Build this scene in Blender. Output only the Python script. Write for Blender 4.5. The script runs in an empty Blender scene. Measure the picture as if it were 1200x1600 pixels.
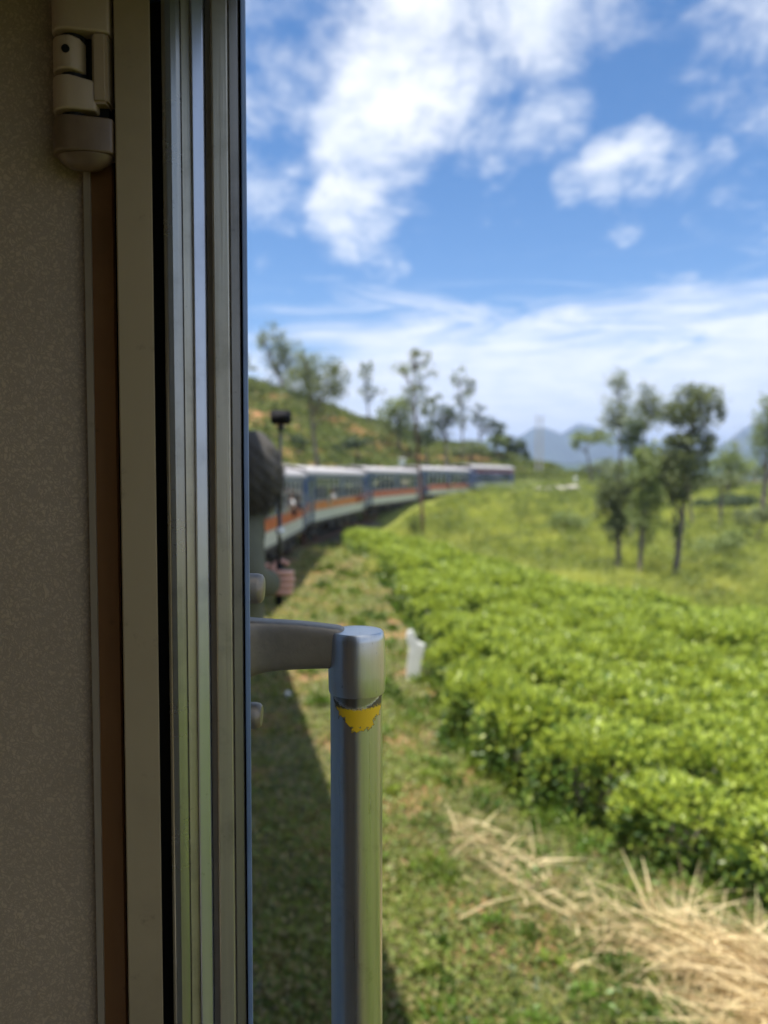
import bpy, bmesh, math, random
import numpy as np
from mathutils import Vector, Matrix
random.seed(7)
rng = np.random.default_rng(11)
S = bpy.context.scene
COL = S.collection
R = math.radians

# ------------------------------------------------------------------ camera
F = 1200.0
PITCH = math.atan(55 / F)
CAMZ = 3.5
cd = bpy.data.cameras.new('camera')
cam = bpy.data.objects.new('camera', cd)
COL.objects.link(cam)
cam.location = (0, 0, CAMZ)
cam.rotation_euler = (R(90) - PITCH, 0, 0)
cd.sensor_fit = 'VERTICAL'
cd.sensor_height = 36
cd.sensor_width = 27
cd.lens = F / 1600 * 36
cd.clip_start = 0.02
cd.clip_end = 20000
cd.dof.use_dof = True
cd.dof.focus_distance = 0.497
cd.dof.aperture_fstop = (27.0 / 1000) / (0.0046) 
S.camera = cam

def ray(px, py):
    v = Vector(((px - 600) / F, 1.0, -(py - 800) / F))
    v.rotate(Matrix.Rotation(-PITCH, 3, 'X'))
    return v.normalized()

def at(px, py, d):
    """the point of the place seen in that direction, d metres ahead"""
    v = ray(px, py)
    return Vector((v.x / v.y * d, d, CAMZ + v.z / v.y * d))

# ------------------------------------------------------------------ light
SUN_EL, SUN_AZ = R(73), R(-118)         # azimuth measured from +Y towards +X
sun_dir = Vector((math.sin(SUN_AZ) * math.cos(SUN_EL), math.cos(SUN_AZ) * math.cos(SUN_EL), math.sin(SUN_EL)))
sl = bpy.data.lights.new('sun', 'SUN')
sl.energy = 3.8
sl.angle = R(0.9)
sl.color = (1.0, 0.95, 0.86)
so = bpy.data.objects.new('sun', sl)
COL.objects.link(so)
so.rotation_euler = sun_dir.to_track_quat('Z', 'Y').to_euler()
so.location = (-30, 10, 60)

W = bpy.data.worlds.new('World')
S.world = W
W.use_nodes = True
wt = W.node_tree
wt.nodes.clear()

class G:
    """small node-graph writer"""
    def __init__(s, t): s.t = t
    def n(s, kind, **kw):
        x = s.t.nodes.new(kind)
        for k, v in kw.items(): setattr(x, k, v)
        return x
    def put(s, sock, v):
        if hasattr(v, 'links') or hasattr(v, 'is_output'): s.t.links.new(v, sock)
        elif v is not None: sock.default_value = v
    def m(s, op, a, b=None, c=None, clamp=False):
        x = s.n('ShaderNodeMath', operation=op, use_clamp=clamp)
        s.put(x.inputs[0], a); s.put(x.inputs[1], b); s.put(x.inputs[2], c)
        return x.outputs[0]
    def v(s, op, a, b=None, scale=None):
        x = s.n('ShaderNodeVectorMath', operation=op)
        s.put(x.inputs[0], a); s.put(x.inputs[1], b)
        if scale is not None: s.put(x.inputs['Scale'], scale)
        return x.outputs['Value'] if op in ('DOT_PRODUCT', 'LENGTH', 'DISTANCE') else x.outputs[0]
    def noise(s, vec, scale, detail=4, rough=.55, dist=0, out=0):
        x = s.n('ShaderNodeTexNoise')
        s.put(x.inputs['Vector'], vec)
        s.put(x.inputs['Scale'], scale); x.inputs['Detail'].default_value = detail
        x.inputs['Roughness'].default_value = rough; x.inputs['Distortion'].default_value = dist
        return x.outputs[out]
    def ramp(s, f, stops, interp='LINEAR'):
        x = s.n('ShaderNodeValToRGB')
        x.color_ramp.interpolation = interp
        e = x.color_ramp.elements
        while len(e) < len(stops): e.new(.5)
        for q, (p, c) in zip(e, stops):
            q.position = p; q.color = tuple(c) + (1,) if len(c) == 3 else c
        s.put(x.inputs[0], f)
        return x.outputs[0]
    def mix(s, f, a, b, blend='MIX'):
        x = s.n('ShaderNodeMix', data_type='RGBA', blend_type=blend)
        s.put(x.inputs[0], f)
        s.put(x.inputs[6], a if not isinstance(a, tuple) else (*a, 1)[:4])
        s.put(x.inputs[7], b if not isinstance(b, tuple) else (*b, 1)[:4])
        return x.outputs[2]
    def smooth(s, f, lo, hi):
        x = s.n('ShaderNodeMapRange', interpolation_type='SMOOTHSTEP')
        s.put(x.inputs['Value'], f); s.put(x.inputs['From Min'], lo); s.put(x.inputs['From Max'], hi)
        return x.outputs['Result']

g = G(wt)
sky = g.n('ShaderNodeTexSky', sky_type='NISHITA')
sky.sun_disc = False
sky.sun_elevation = SUN_EL
sky.sun_rotation = SUN_AZ
sky.altitude = 1200
sky.air_density = 1.0
sky.dust_density = 0.35
sky.ozone_density = 3.0
tc = g.n('ShaderNodeTexCoord')
D = g.v('NORMALIZE', tc.outputs['Generated'])
sep = g.n('ShaderNodeSeparateXYZ'); wt.links.new(D, sep.inputs[0])
X, Y, Z = sep.outputs
zz = g.m('ADD', g.m('MAXIMUM', Z, 0.0), 0.16)
pl = g.n('ShaderNodeCombineXYZ')
wt.links.new(g.m('DIVIDE', X, zz), pl.inputs[0]); wt.links.new(g.m('DIVIDE', Y, zz), pl.inputs[1])
P = pl.outputs[0]
def bank(px, py, rad, amp):
    """a bank of cloud standing in that direction of the sky"""
    d = ray(px, py)
    dot = g.v('DOT_PRODUCT', D, tuple(d))
    return g.m('MULTIPLY', g.smooth(dot, math.cos(rad / F * 1.0), 1.0), amp)
banks = [(960, -50, 130, .50), (820, -10, 160, .60), (700, 40, 190, .60), (630, 140, 160, .60), (585, 235, 145, .60), (552, 320, 110, .58), (520, 120, 150, .30),
         (760, 170, 150, .40), (860, 190, 80, .34), (500, 20, 170, .36), (790, 110, 90, .40),
         (895, 284, 50, .46), (950, 268, 66, .56), (1005, 258, 72, .60), (1058, 262, 60, .50), (1112, 250, 50, .34), (420, 290, 110, .36), (430, 190, 90, .32), (435, 60, 120, .34), (470, 370, 60, .2), (650, 335, 70, .3), (600, 405, 60, .26),
         (1050, 65, 60, .22), (1120, 310, 80, .22), (1185, 345, 60, .25), (970, 345, 50, .25), (400, 380, 70, .2), (770, 330, 60, .2), (1110, 70, 60, .2),
         (300, 120, 260, .4), (1500, -200, 400, .45), (-300, 200, 400, .4)]
cov = None
for b in banks:
    q = bank(*b)
    cov = q if cov is None else g.m('MAXIMUM', cov, q)
# puffy, torn noise, stretched along the streak direction of the cloud
mp = g.n('ShaderNodeMapping'); wt.links.new(P, mp.inputs[0])
mp.inputs['Rotation'].default_value = (0, 0, R(-28)); mp.inputs['Scale'].default_value = (1.35, .75, 1)
n1 = g.noise(mp.outputs[0], 3.0, 10, .64, .35)
n2 = g.noise(P, 11.0, 6, .6, .3)
nz = g.m('ADD', g.m('MULTIPLY', n1, .72), g.m('MULTIPLY', n2, .28))
nz = g.m('ADD', g.m('MULTIPLY', g.m('SUBTRACT', nz, .5), 1.9), .5)
behind = g.smooth(g.v('DOT_PRODUCT', D, tuple(ray(800, 400))), .80, .55)      # unseen broken cloud round the rest of the sky, added for white fill light
cov = g.m('MAXIMUM', cov, g.m('MULTIPLY', behind, g.m('MULTIPLY', g.smooth(g.noise(P, .8, 3), .34, .52), .46)))
puff = g.smooth(g.m('ADD', nz, cov), .64, 1.34)
puff2 = g.m('MULTIPLY', puff, g.smooth(cov, .02, .16))
# cirrus and milky cover low over the horizon
mp2 = g.n('ShaderNodeMapping'); wt.links.new(D, mp2.inputs[0])
mp2.inputs['Rotation'].default_value = (0, R(7), 0)
mp2.inputs['Scale'].default_value = (2.2, 2.2, 13.0)
n3 = g.noise(mp2.outputs[0], 2.1, 10, .66, .9)
el = g.smooth(Z, .285, .10)
side = g.smooth(X, -.28, .12)
cir = g.smooth(g.m('ADD', n3, g.m('MULTIPLY', el, g.m('ADD', g.m('MULTIPLY', side, .36), .12))), .55, .94)
cir = g.m('MULTIPLY', g.m('MULTIPLY', cir, 1.25), g.smooth(Z, .30, .19), clamp=True)
small = g.m('MAXIMUM', bank(1172, 592, 34, .95), bank(1150, 600, 24, .7))
cir2 = g.m('MAXIMUM', cir, g.smooth(g.m('ADD', small, g.m('MULTIPLY', n2, .4)), .45, .85))
low = g.smooth(Z, .16, .0)                      # pale horizon air
low = g.m('MULTIPLY', low, .55)
alpha = g.m('MAXIMUM', g.m('MULTIPLY', puff2, .93), g.m('MULTIPLY', cir2, .86), clamp=True)
hsv = g.n('ShaderNodeHueSaturation')
hsv.inputs['Saturation'].default_value = 1.30; hsv.inputs['Value'].default_value = .50
wt.links.new(sky.outputs[0], hsv.inputs['Color'])
skyc = g.mix(low, hsv.outputs[0], (3.4, 3.6, 3.8))
shade = g.noise(P, 5.0, 5, .6)
ccol = g.ramp(shade, [(.36, (.80, .84, .90)), (.60, (1.0, 1.0, .99))])
toward = g.smooth(g.v('DOT_PRODUCT', D, tuple(sun_dir)), .35, 1.0)       # unseen clouds near the sun brightened to add fill light
ccol = g.v('SCALE', ccol, scale=g.m('ADD', 4.0, g.m('MULTIPLY', toward, 4.0)))
fin = g.mix(alpha, skyc, ccol)
bg = g.n('ShaderNodeBackground'); wt.links.new(fin, bg.inputs[0]); bg.inputs[1].default_value = 0.15
wo = g.n('ShaderNodeOutputWorld'); wt.links.new(bg.outputs[0], wo.inputs[0])
W.cycles.sampling_method = 'MANUAL'; W.cycles.sample_map_resolution = 512

S.view_settings.view_transform = 'Standard'
S.view_settings.look = 'None'
S.view_settings.exposure = 1.18
S.view_settings.gamma = 1
S.view_settings.use_curve_mapping = False
S.cycles.max_bounces = 8
S.cycles.diffuse_bounces = 4
S.cycles.transparent_max_bounces = 16
S.cycles.volume_bounces = 0
S.cycles.use_denoising = True
S.cycles.sample_clamp_indirect = 4

# ------------------------------------------------------------------ helpers
def tag(o, label=None, cat=None, group=None, kind=None):
    if label: o['label'] = label
    if cat: o['category'] = cat
    if group: o['group'] = group
    if kind: o['kind'] = kind
    return o

def empty(name, loc=(0, 0, 0), rz=0.0):
    o = bpy.data.objects.new(name, None)
    COL.objects.link(o)
    o.location = loc; o.rotation_euler = (0, 0, rz)
    o.empty_display_size = .2
    return o

def link(name, me, mat=None, parent=None, smooth=False):
    o = bpy.data.objects.new(name, me)
    COL.objects.link(o)
    if mat is not None and not me.materials: me.materials.append(mat)
    if parent: o.parent = parent
    if smooth:
        me.polygons.foreach_set('use_smooth', [True] * len(me.polygons))
    return o

class MB:
    def __init__(s): s.b = bmesh.new()
    def box(s, x0, x1, y0, y1, z0, z1, bev=0):
        r = bmesh.ops.create_cube(s.b, size=1, matrix=Matrix.Translation(((x0 + x1) / 2, (y0 + y1) / 2, (z0 + z1) / 2)) @ Matrix.Diagonal((abs(x1 - x0), abs(y1 - y0), abs(z1 - z0), 1)))
        if bev:
            es = list({e for v in r['verts'] for e in v.link_edges})
            bmesh.ops.bevel(s.b, geom=es, offset=bev, segments=2, affect='EDGES', clamp_overlap=True)
        return s
    def prism(s, pts, axis, a0, a1):
        """closed outline pts (2-D) pushed along axis from a0 to a1"""
        def mk(p, a):
            return {'x': (a, p[0], p[1]), 'y': (p[0], a, p[1]), 'z': (p[0], p[1], a)}[axis]
        A = [s.b.verts.new(mk(p, a0)) for p in pts]
        B = [s.b.verts.new(mk(p, a1)) for p in pts]
        n = len(pts)
        s.b.faces.new(A[::-1]); s.b.faces.new(B)
        for i in range(n): s.b.faces.new((A[i], A[(i + 1) % n], B[(i + 1) % n], B[i]))
        return s
    def tube(s, pts, rad, n=8, cap=True):
        pts = [Vector(p) for p in pts]
        if not hasattr(rad, '__len__'): rad = [rad] * len(pts)
        rings = []
        up = Vector((0.13, 0.27, 1)).normalized()
        for i, p in enumerate(pts):
            t = (pts[min(i + 1, len(pts) - 1)] - pts[max(i - 1, 0)]).normalized()
            if abs(t.dot(up)) > .95: u0 = Vector((1, .1, 0))
            else: u0 = up
            a = t.cross(u0).normalized(); c = t.cross(a)
            rings.append([s.b.verts.new(p + rad[i] * (math.cos(2 * math.pi * k / n) * a + math.sin(2 * math.pi * k / n) * c)) for k in range(n)])
        for q, w in zip(rings, rings[1:]):
            for k in range(n): s.b.faces.new((q[k], q[(k + 1) % n], w[(k + 1) % n], w[k]))
        if cap:
            s.b.faces.new(rings[0][::-1]); s.b.faces.new(rings[-1])
        return s
    def lathe(s, prof, c=(0, 0, 0), n=24, axis='z'):
        rings = []
        for r, h in prof:
            ring = []
            for k in range(n):
                a = 2 * math.pi * k / n
                u, v = r * math.cos(a), r * math.sin(a)
                p = {'z': (u, v, h), 'x': (h, u, v), 'y': (u, h, v)}[axis]
                ring.append(s.b.verts.new((p[0] + c[0], p[1] + c[1], p[2] + c[2])))
            rings.append(ring)
        for q, w in zip(rings, rings[1:]):
            for k in range(n): s.b.faces.new((q[k], q[(k + 1) % n], w[(k + 1) % n], w[k]))
        if prof[0][0] > 1e-6: s.b.faces.new(rings[0][::-1])
        if prof[-1][0] > 1e-6: s.b.faces.new(rings[-1])
        return s
    def mesh(s, name):
        bmesh.ops.remove_doubles(s.b, verts=s.b.verts, dist=1e-6)
        bmesh.ops.recalc_face_normals(s.b, faces=s.b.faces)
        me = bpy.data.meshes.new(name); s.b.to_mesh(me); s.b.free()
        return me
    def obj(s, name, mat, parent=None, smooth=False, bevel=0, auto=False):
        o = link(name, s.mesh(name), mat, parent, smooth)
        if auto:
            o.data.polygons.foreach_set('use_smooth', [True] * len(o.data.polygons))
            o.data.set_sharp_from_angle(angle=R(38))
        if bevel:
            m = o.modifiers.new('bevel', 'BEVEL'); m.width = bevel; m.segments = 2; m.limit_method = 'ANGLE'
        return o

def fast_mesh(name, V, Fc, tint=None, tint2=None):
    """V (n,3), Fc (m,k) all faces of the same size"""
    me = bpy.data.meshes.new(name)
    V = np.ascontiguousarray(V, dtype=np.float32); Fc = np.ascontiguousarray(Fc, dtype=np.int32)
    m, k = Fc.shape
    me.vertices.add(len(V)); me.vertices.foreach_set('co', V.ravel())
    me.loops.add(m * k); me.loops.foreach_set('vertex_index', Fc.ravel())
    me.polygons.add(m)
    me.polygons.foreach_set('loop_start', np.arange(0, m * k, k, dtype=np.int32))
    me.polygons.foreach_set('loop_total', np.full(m, k, dtype=np.int32))
    me.update(calc_edges=True)
    if tint is not None:
        a = me.attributes.new('tint', 'FLOAT', 'POINT'); a.data.foreach_set('value', np.asarray(tint, dtype=np.float32))
    if tint2 is not None:
        a = me.attributes.new('flush', 'FLOAT', 'POINT'); a.data.foreach_set('value', np.asarray(tint2, dtype=np.float32))
    return me

def unit(a): return a / np.maximum(np.linalg.norm(a, axis=1, keepdims=True), 1e-9)

def leaves(P, Dr, L, Wd, fold=.18, tint=None, flush=None):
    """folded lozenge leaves as (V, F, tint, flush)"""
    n = len(P)
    Dr = unit(Dr)
    r = rng.normal(size=(n, 3)); r[:, 2] = np.abs(r[:, 2]) + .8
    s = unit(np.cross(Dr, r)); nn = np.cross(s, Dr)
    L = np.broadcast_to(L, n)[:, None]; Wd = np.broadcast_to(Wd, n)[:, None]
    V = np.empty((n, 4, 3))
    V[:, 0] = P
    V[:, 1] = P + .48 * L * Dr + .5 * Wd * s + fold * Wd * nn
    V[:, 2] = P + L * Dr - .06 * L * nn
    V[:, 3] = P + .48 * L * Dr - .5 * Wd * s + fold * Wd * nn
    b = np.arange(n)[:, None] * 4
    Fc = np.concatenate([b + [0, 1, 2], b + [0, 2, 3]])
    t = np.repeat(rng.random(n) if tint is None else tint, 4)
    f = np.repeat(np.zeros(n) if flush is None else flush, 4)
    return V.reshape(-1, 3), Fc, t, f

def blades(P, Dr, L, Wd, bend, k=3, tint=None, flush=None):
    """grass blades: k-segment strips of quads that droop"""
    n = len(P); Dr = unit(Dr)
    L = np.broadcast_to(L, n)[:, None]; Wd = np.broadcast_to(Wd, n)[:, None]; bend = np.broadcast_to(bend, n)[:, None]
    s = unit(np.cross(Dr, rng.normal(size=(n, 3))))
    out = Dr.copy(); out[:, 2] = 0; out = unit(out + 1e-4)
    V = np.empty((n, (k + 1) * 2, 3))
    for i in range(k + 1):
        t = i / k
        c = P + Dr * L * t + (out * .6 * t * t - np.array([0, 0, 1.0]) * t * t) * L * bend
        w = Wd * (1 - t * .88) * .5
        V[:, 2 * i] = c - s * w; V[:, 2 * i + 1] = c + s * w
    b = np.arange(n)[:, None] * (2 * k + 2)
    Fc = np.concatenate([b + [2 * i, 2 * i + 1, 2 * i + 3, 2 * i + 2] for i in range(k)])
    t = np.repeat(rng.random(n) if tint is None else tint, 2 * k + 2)
    f = np.repeat(np.zeros(n) if flush is None else flush, 2 * k + 2)
    return V.reshape(-1, 3), Fc, t, f

def join(parts):
    V, Fc, t, f, o = [], [], [], [], 0
    for a in parts:
        V.append(a[0]); Fc.append(a[1] + o); t.append(a[2]); f.append(a[3]); o += len(a[0])
    return np.concatenate(V), np.concatenate(Fc), np.concatenate(t), np.concatenate(f)

# ------------------------------------------------------------------ materials
def mat(name, build):
    m = bpy.data.materials.new(name); m.use_nodes = True
    m.node_tree.nodes.clear()
    g = G(m.node_tree)
    out = g.n('ShaderNodeOutputMaterial')
    r = build(g)
    m.node_tree.links.new(r, out.inputs[0])
    return m

def pbr(g, col, rough=.6, metal=0, bump=None, bstr=.2, bdist=.01, spec=.5, coat=0):
    p = g.n('ShaderNodeBsdfPrincipled')
    g.put(p.inputs['Base Color'], (*col, 1) if isinstance(col, tuple) and len(col) == 3 else col)
    g.put(p.inputs['Roughness'], rough); g.put(p.inputs['Metallic'], metal)
    p.inputs['Specular IOR Level'].default_value = spec
    if coat: p.inputs['Coat Weight'].default_value = coat
    if bump is not None:
        b = g.n('ShaderNodeBump'); b.inputs['Strength'].default_value = bstr; b.inputs['Distance'].default_value = bdist
        g.put(b.inputs['Height'], bump); g.t.links.new(b.outputs[0], p.inputs['Normal'])
    return p.outputs[0]

def oc(g): return g.n('ShaderNodeTexCoord').outputs['Object']
def att(g, n): return g.n('ShaderNodeAttribute', attribute_name=n).outputs['Fac']

def worn(name, base, rough=.5, metal=0, dirt=(.08, .06, .045), amt=.35, scale=8, spec=.5):
    def f(g):
        v = oc(g)
        n = g.noise(v, scale, 7, .62)
        k = g.smooth(n, .48, .75)
        c = g.mix(g.m('MULTIPLY', k, amt), base, dirt)
        n2 = g.noise(v, scale * 9, 4, .6)
        c = g.mix(g.m('MULTIPLY', n2, .22), c, tuple(x * .72 for x in base))
        r = g.m('ADD', g.m('MULTIPLY', n2, .25), rough - .12)
        return pbr(g, c, r, metal, n2, .12, .003, spec)
    return mat(name, f)

def leafmat(name, dark, bright, flushc, trans=.35, rough=.42, spec=.4):
    def f(g):
        t = att(g, 'tint'); fl = att(g, 'flush')
        c = g.mix(t, dark, bright)
        c = g.mix(fl, c, flushc)
        p = pbr(g, c, rough, 0, spec=spec)
        tr = g.n('ShaderNodeBsdfTranslucent')
        g.put(tr.inputs[0], g.mix(.5, c, g.v('MULTIPLY', c, (1.5, 1.35, .55))))
        mx = g.n('ShaderNodeMixShader'); mx.inputs[0].default_value = trans
        g.t.links.new(p, mx.inputs[1]); g.t.links.new(tr.outputs[0], mx.inputs[2])
        return mx.outputs[0]
    return mat(name, f)

M = {}
M['tea'] = leafmat('tea_leaf', (.032, .074, .018), (.14, .24, .038), (.48, .57, .085), .40, .34, .5)
M['weed'] = leafmat('weed_leaf', (.07, .11, .022), (.23, .29, .055), (.42, .31, .16), .40, .5)
M['freshweed'] = leafmat('fresh_weed_leaf', (.035, .08, .012), (.14, .24, .03), (.30, .36, .05), .36, .45)
M['meadow'] = leafmat('meadow_grass', (.22, .28, .04), (.50, .52, .11), (.62, .52, .24), .40, .6)
M['straw'] = leafmat('dry_grass', (.30, .19, .09), (.86, .72, .42), (.20, .21, .05), .25, .6)
M['grevillea'] = leafmat('grevillea_leaf', (.09, .12, .055), (.20, .24, .11), (.30, .33, .16), .38, .5)
M['grev_pale'] = leafmat('pale_tree_leaf', (.14, .19, .06), (.28, .34, .12), (.16, .19, .07), .3, .5)
M['darktree'] = leafmat('dark_tree_leaf', (.035, .06, .028), (.075, .11, .045), (.13, .16, .06), .25, .5)
M['hilltea'] = leafmat('hill_tea_leaf', (.035, .06, .014), (.13, .17, .03), (.25, .28, .05), .32, .6)
M['bark'] = worn('bark', (.17, .14, .115), .85, 0, (.05, .04, .03), .7, 3)
M['bark_red'] = worn('reddish_bark', (.15, .075, .05), .85, 0, (.05, .03, .02), .6, 3)
M['roof'] = worn('train_roof_silver', (.50, .465, .45), .5, .1, (.28, .20, .16), .6, 1.2)
M['blue'] = worn('train_blue', (.035, .075, .19), .35, 0, (.07, .06, .05), .4, 1.5)
M['red'] = worn('train_red_orange', (.62, .09, .025), .4, 0, (.16, .07, .04), .4, 1.5)
M['orange'] = worn('train_orange', (.70, .19, .03), .4, 0, (.2, .09, .04), .4, 1.5)
M['lead'] = worn('lead_car_blue', (.05, .08, .22), .35, 0, (.07, .06, .05), .4, 1.5)
M['cream'] = worn('train_cream', (.66, .64, .54), .45, 0, (.30, .26, .18), .5, 1.5)
M['maroon'] = worn('train_maroon', (.25, .03, .035), .4, 0, (.08, .05, .05), .4, 1.5)
M['under'] = worn('underframe_grime', (.055, .045, .036), .8, .1, (.10, .065, .04), .7, 2)
M['seat'] = worn('seat_vinyl', (.05, .08, .14), .5, 0, (.04, .04, .04), .4, 3)
M['inner'] = worn('interior_cream', (.55, .51, .42), .55, 0, (.15, .12, .08), .4, 2)
M['ceiling'] = worn('dark_ceiling', (.16, .14, .11), .7, 0, (.08, .07, .05), .4, 3)  # unseen ceiling made dark to cut light bounced onto the wall panel
M['white'] = worn('white_paint', (.78, .78, .74), .6, 0, (.32, .28, .22), .5, 5)
M['concrete'] = worn('concrete', (.40, .38, .35), .85, 0, (.2, .17, .13), .5, 4)
M['rock'] = worn('pale_rock', (.48, .44, .38), .9, 0, (.25, .2, .15), .5, 2)
M['rust'] = worn('rusty_steel', (.16, .07, .04), .8, .3, (.07, .035, .025), .6, 12)
M['black_plastic'] = worn('black_plastic', (.022, .022, .026), .8, 0, (.03, .03, .03), .3, 20, spec=.15)
M['stick'] = worn('selfie_stick_metal', (.09, .09, .095), .35, .6, (.05, .05, .05), .3, 20)
M['skin'] = mat('skin', lambda g: pbr(g, g.mix(g.noise(oc(g), 30, 4), (.52, .27, .19), (.62, .33, .24)), .5))
M['skin_dark'] = mat('skin_brown', lambda g: pbr(g, g.mix(g.noise(oc(g), 30, 4), (.22, .11, .07), (.28, .15, .09)), .5))
def cloth(name, c):
    def f(g):
        n = g.noise(oc(g), 9, 6, .6)
        return pbr(g, g.mix(n, tuple(x * .7 for x in c), tuple(min(1, x * 1.25) for x in c)), .9, 0, n, .5, .01, .2)
    return mat(name, f)
M['jacket'] = cloth('olive_jacket', (.14, .14, .10))
M['trousers'] = cloth('dark_trousers', (.03, .035, .05))
M['shirt_white'] = cloth('white_shirt', (.7, .68, .64))
M['shirt_pink'] = cloth('pink_shirt', (.5, .2, .18))
M['shirt_blue'] = cloth('blue_shirt', (.12, .2, .38))
M['shirt_tan'] = cloth('tan_shirt', (.45, .30, .16))
def hairf(g):
    n = g.noise(g.v('MULTIPLY', oc(g), (70, 70, 25)), 3, 6, .7)
    return pbr(g, g.mix(n, (.045, .040, .034), (.13, .115, .095)), .55, 0, n, .8, .01, .4)
M['hair'] = mat('dark_hair', hairf)
def glassf(g):
    tr = g.n('ShaderNodeBsdfTransparent'); tr.inputs[0].default_value = (.34, .40, .44, 1)
    gl = g.n('ShaderNodeBsdfGlossy'); gl.inputs['Roughness'].default_value = .08; gl.inputs[0].default_value = (.9, .95, 1, 1)
    fr = g.n('ShaderNodeFresnel'); fr.inputs[0].default_value = 1.5
    mx = g.n('ShaderNodeMixShader'); g.t.links.new(g.m('ADD', g.m('MULTIPLY', fr.outputs[0], 1.0), .06, clamp=True), mx.inputs[0])
    g.t.links.new(tr.outputs[0], mx.inputs[1]); g.t.links.new(gl.outputs[0], mx.inputs[2])
    return mx.outputs[0]
M['glass'] = mat('window_glass', glassf)

# near doorway materials
def laminate(g):
    v = oc(g)
    w = g.v('ADD', v, g.v('SCALE', g.noise(v, 90, 4, .6, 0, 1), scale=.02))
    vo = g.n('ShaderNodeTexVoronoi', feature='DISTANCE_TO_EDGE'); g.put(vo.inputs['Vector'], g.v('MULTIPLY', w, (1, 1, .7))); vo.inputs['Scale'].default_value = 330
    e = g.smooth(vo.outputs[0], .0, .35)
    n = g.noise(v, 14, 5, .6); n2 = g.noise(w, 240, 4, .65)
    c = g.mix(n, (.34, .235, .14), (.55, .40, .255))
    c = g.mix(g.m('MULTIPLY', g.m('SUBTRACT', 1.0, e), .7), c, (.22, .165, .11))
    c = g.mix(g.m('MULTIPLY', n2, .35), c, (.50, .39, .28))
    return pbr(g, c, .42, 0, g.m('ADD', e, g.m('MULTIPLY', n2, .6)), .22, .0005, .45)
M['laminate'] = mat('mottled_laminate', laminate)
def streaky(name, base, rough, metal=0, dark=None, scale=30, spec=.5, bs=.1, aniso=.02):
    dark = dark or tuple(x * .55 for x in base)
    def f(g):
        v = oc(g)
        n = g.noise(g.v('MULTIPLY', v, (1, 1, aniso)), scale * 10, 5, .6)
        b = g.noise(v, scale * .5, 7, .65)
        sp = g.smooth(g.noise(v, scale * 6, 5, .7), .62, .74)
        c = g.mix(n, dark, base)
        c = g.mix(g.m('MULTIPLY', g.smooth(b, .48, .72), .6), c, tuple(x * .6 for x in dark))
        c = g.mix(g.m('MULTIPLY', sp, .5), c, tuple(x * .35 for x in base))
        r = g.m('ADD', g.m('MULTIPLY', b, .22), rough - .1)
        return pbr(g, c, r, metal, n, bs, .0006, spec)
    return mat(name, f)
M['jamb_paint'] = streaky('olive_beige_paint', (.40, .305, .175), .42, 0, (.37, .28, .16), 6, .4, .05, .3)
M['brown_strip'] = streaky('brown_varnish', (.27, .125, .045), .4, 0, (.19, .085, .03), 10, .4, .1, .15)
M['beige_trim'] = streaky('beige_trim', (.42, .34, .24), .45, 0, None, 10, .4, .1, .1)
M['hinge_paint'] = streaky('hinge_paint', (.42, .31, .20), .42, 0, (.35, .255, .165), 7, .45, .08, .4)
M['rubber'] = streaky('black_rubber_and_shade', (.010, .010, .009), .6, 0, None, 10, .3)
M['alu_a'] = streaky('dull_aluminium', (.44, .43, .40), .28, .8, (.30, .285, .24), 24, .5, .1)  # faint warm tint paints reflected greenery into the metal
M['alu_b'] = streaky('brushed_aluminium', (.62, .57, .46), .34, .7, (.46, .41, .31), 40, .5, .25)  # warmer tint, imitating the reflection of greenery
M['alu_c'] = streaky('pale_aluminium', (.60, .62, .66), .30, .8, (.50, .52, .56), 24, .5, .1)  # bluish tint stands in for reflected sky
M['alu_d'] = streaky('dark_aluminium', (.34, .31, .27), .36, .7, (.26, .24, .21), 24, .5, .15)
M['paint_blue'] = streaky('chipped_blue_paint', (.15, .22, .36), .33, 0, (.11, .16, .28), 20, .6, .2, .2)
M['steel_cast'] = streaky('cast_steel', (.34, .275, .20), .45, .6, (.24, .20, .145), 18, .5, .35, 1)
def chromef(g):
    v = oc(g)
    n = g.noise(g.v('MULTIPLY', v, (1, 1, .03)), 900, 4, .6)
    b = g.noise(v, 90, 7, .7)
    pit = g.smooth(g.noise(v, 330, 6, .72, .5), .64, .72)
    c = g.mix(n, (.56, .55, .52), (.70, .69, .66))
    c = g.mix(g.m('MULTIPLY', pit, .75), c, (.20, .17, .12))
    r = g.m('ADD', g.m('MULTIPLY', b, .12), g.m('ADD', g.m('MULTIPLY', pit, .3), .27))
    return pbr(g, c, r, .95, g.m('ADD', g.m('MULTIPLY', n, .4), g.m('MULTIPLY', pit, -1.0)), .22, .0006)
M['chrome'] = mat('worn_chrome', chromef)
BAR_TOP = None

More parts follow.
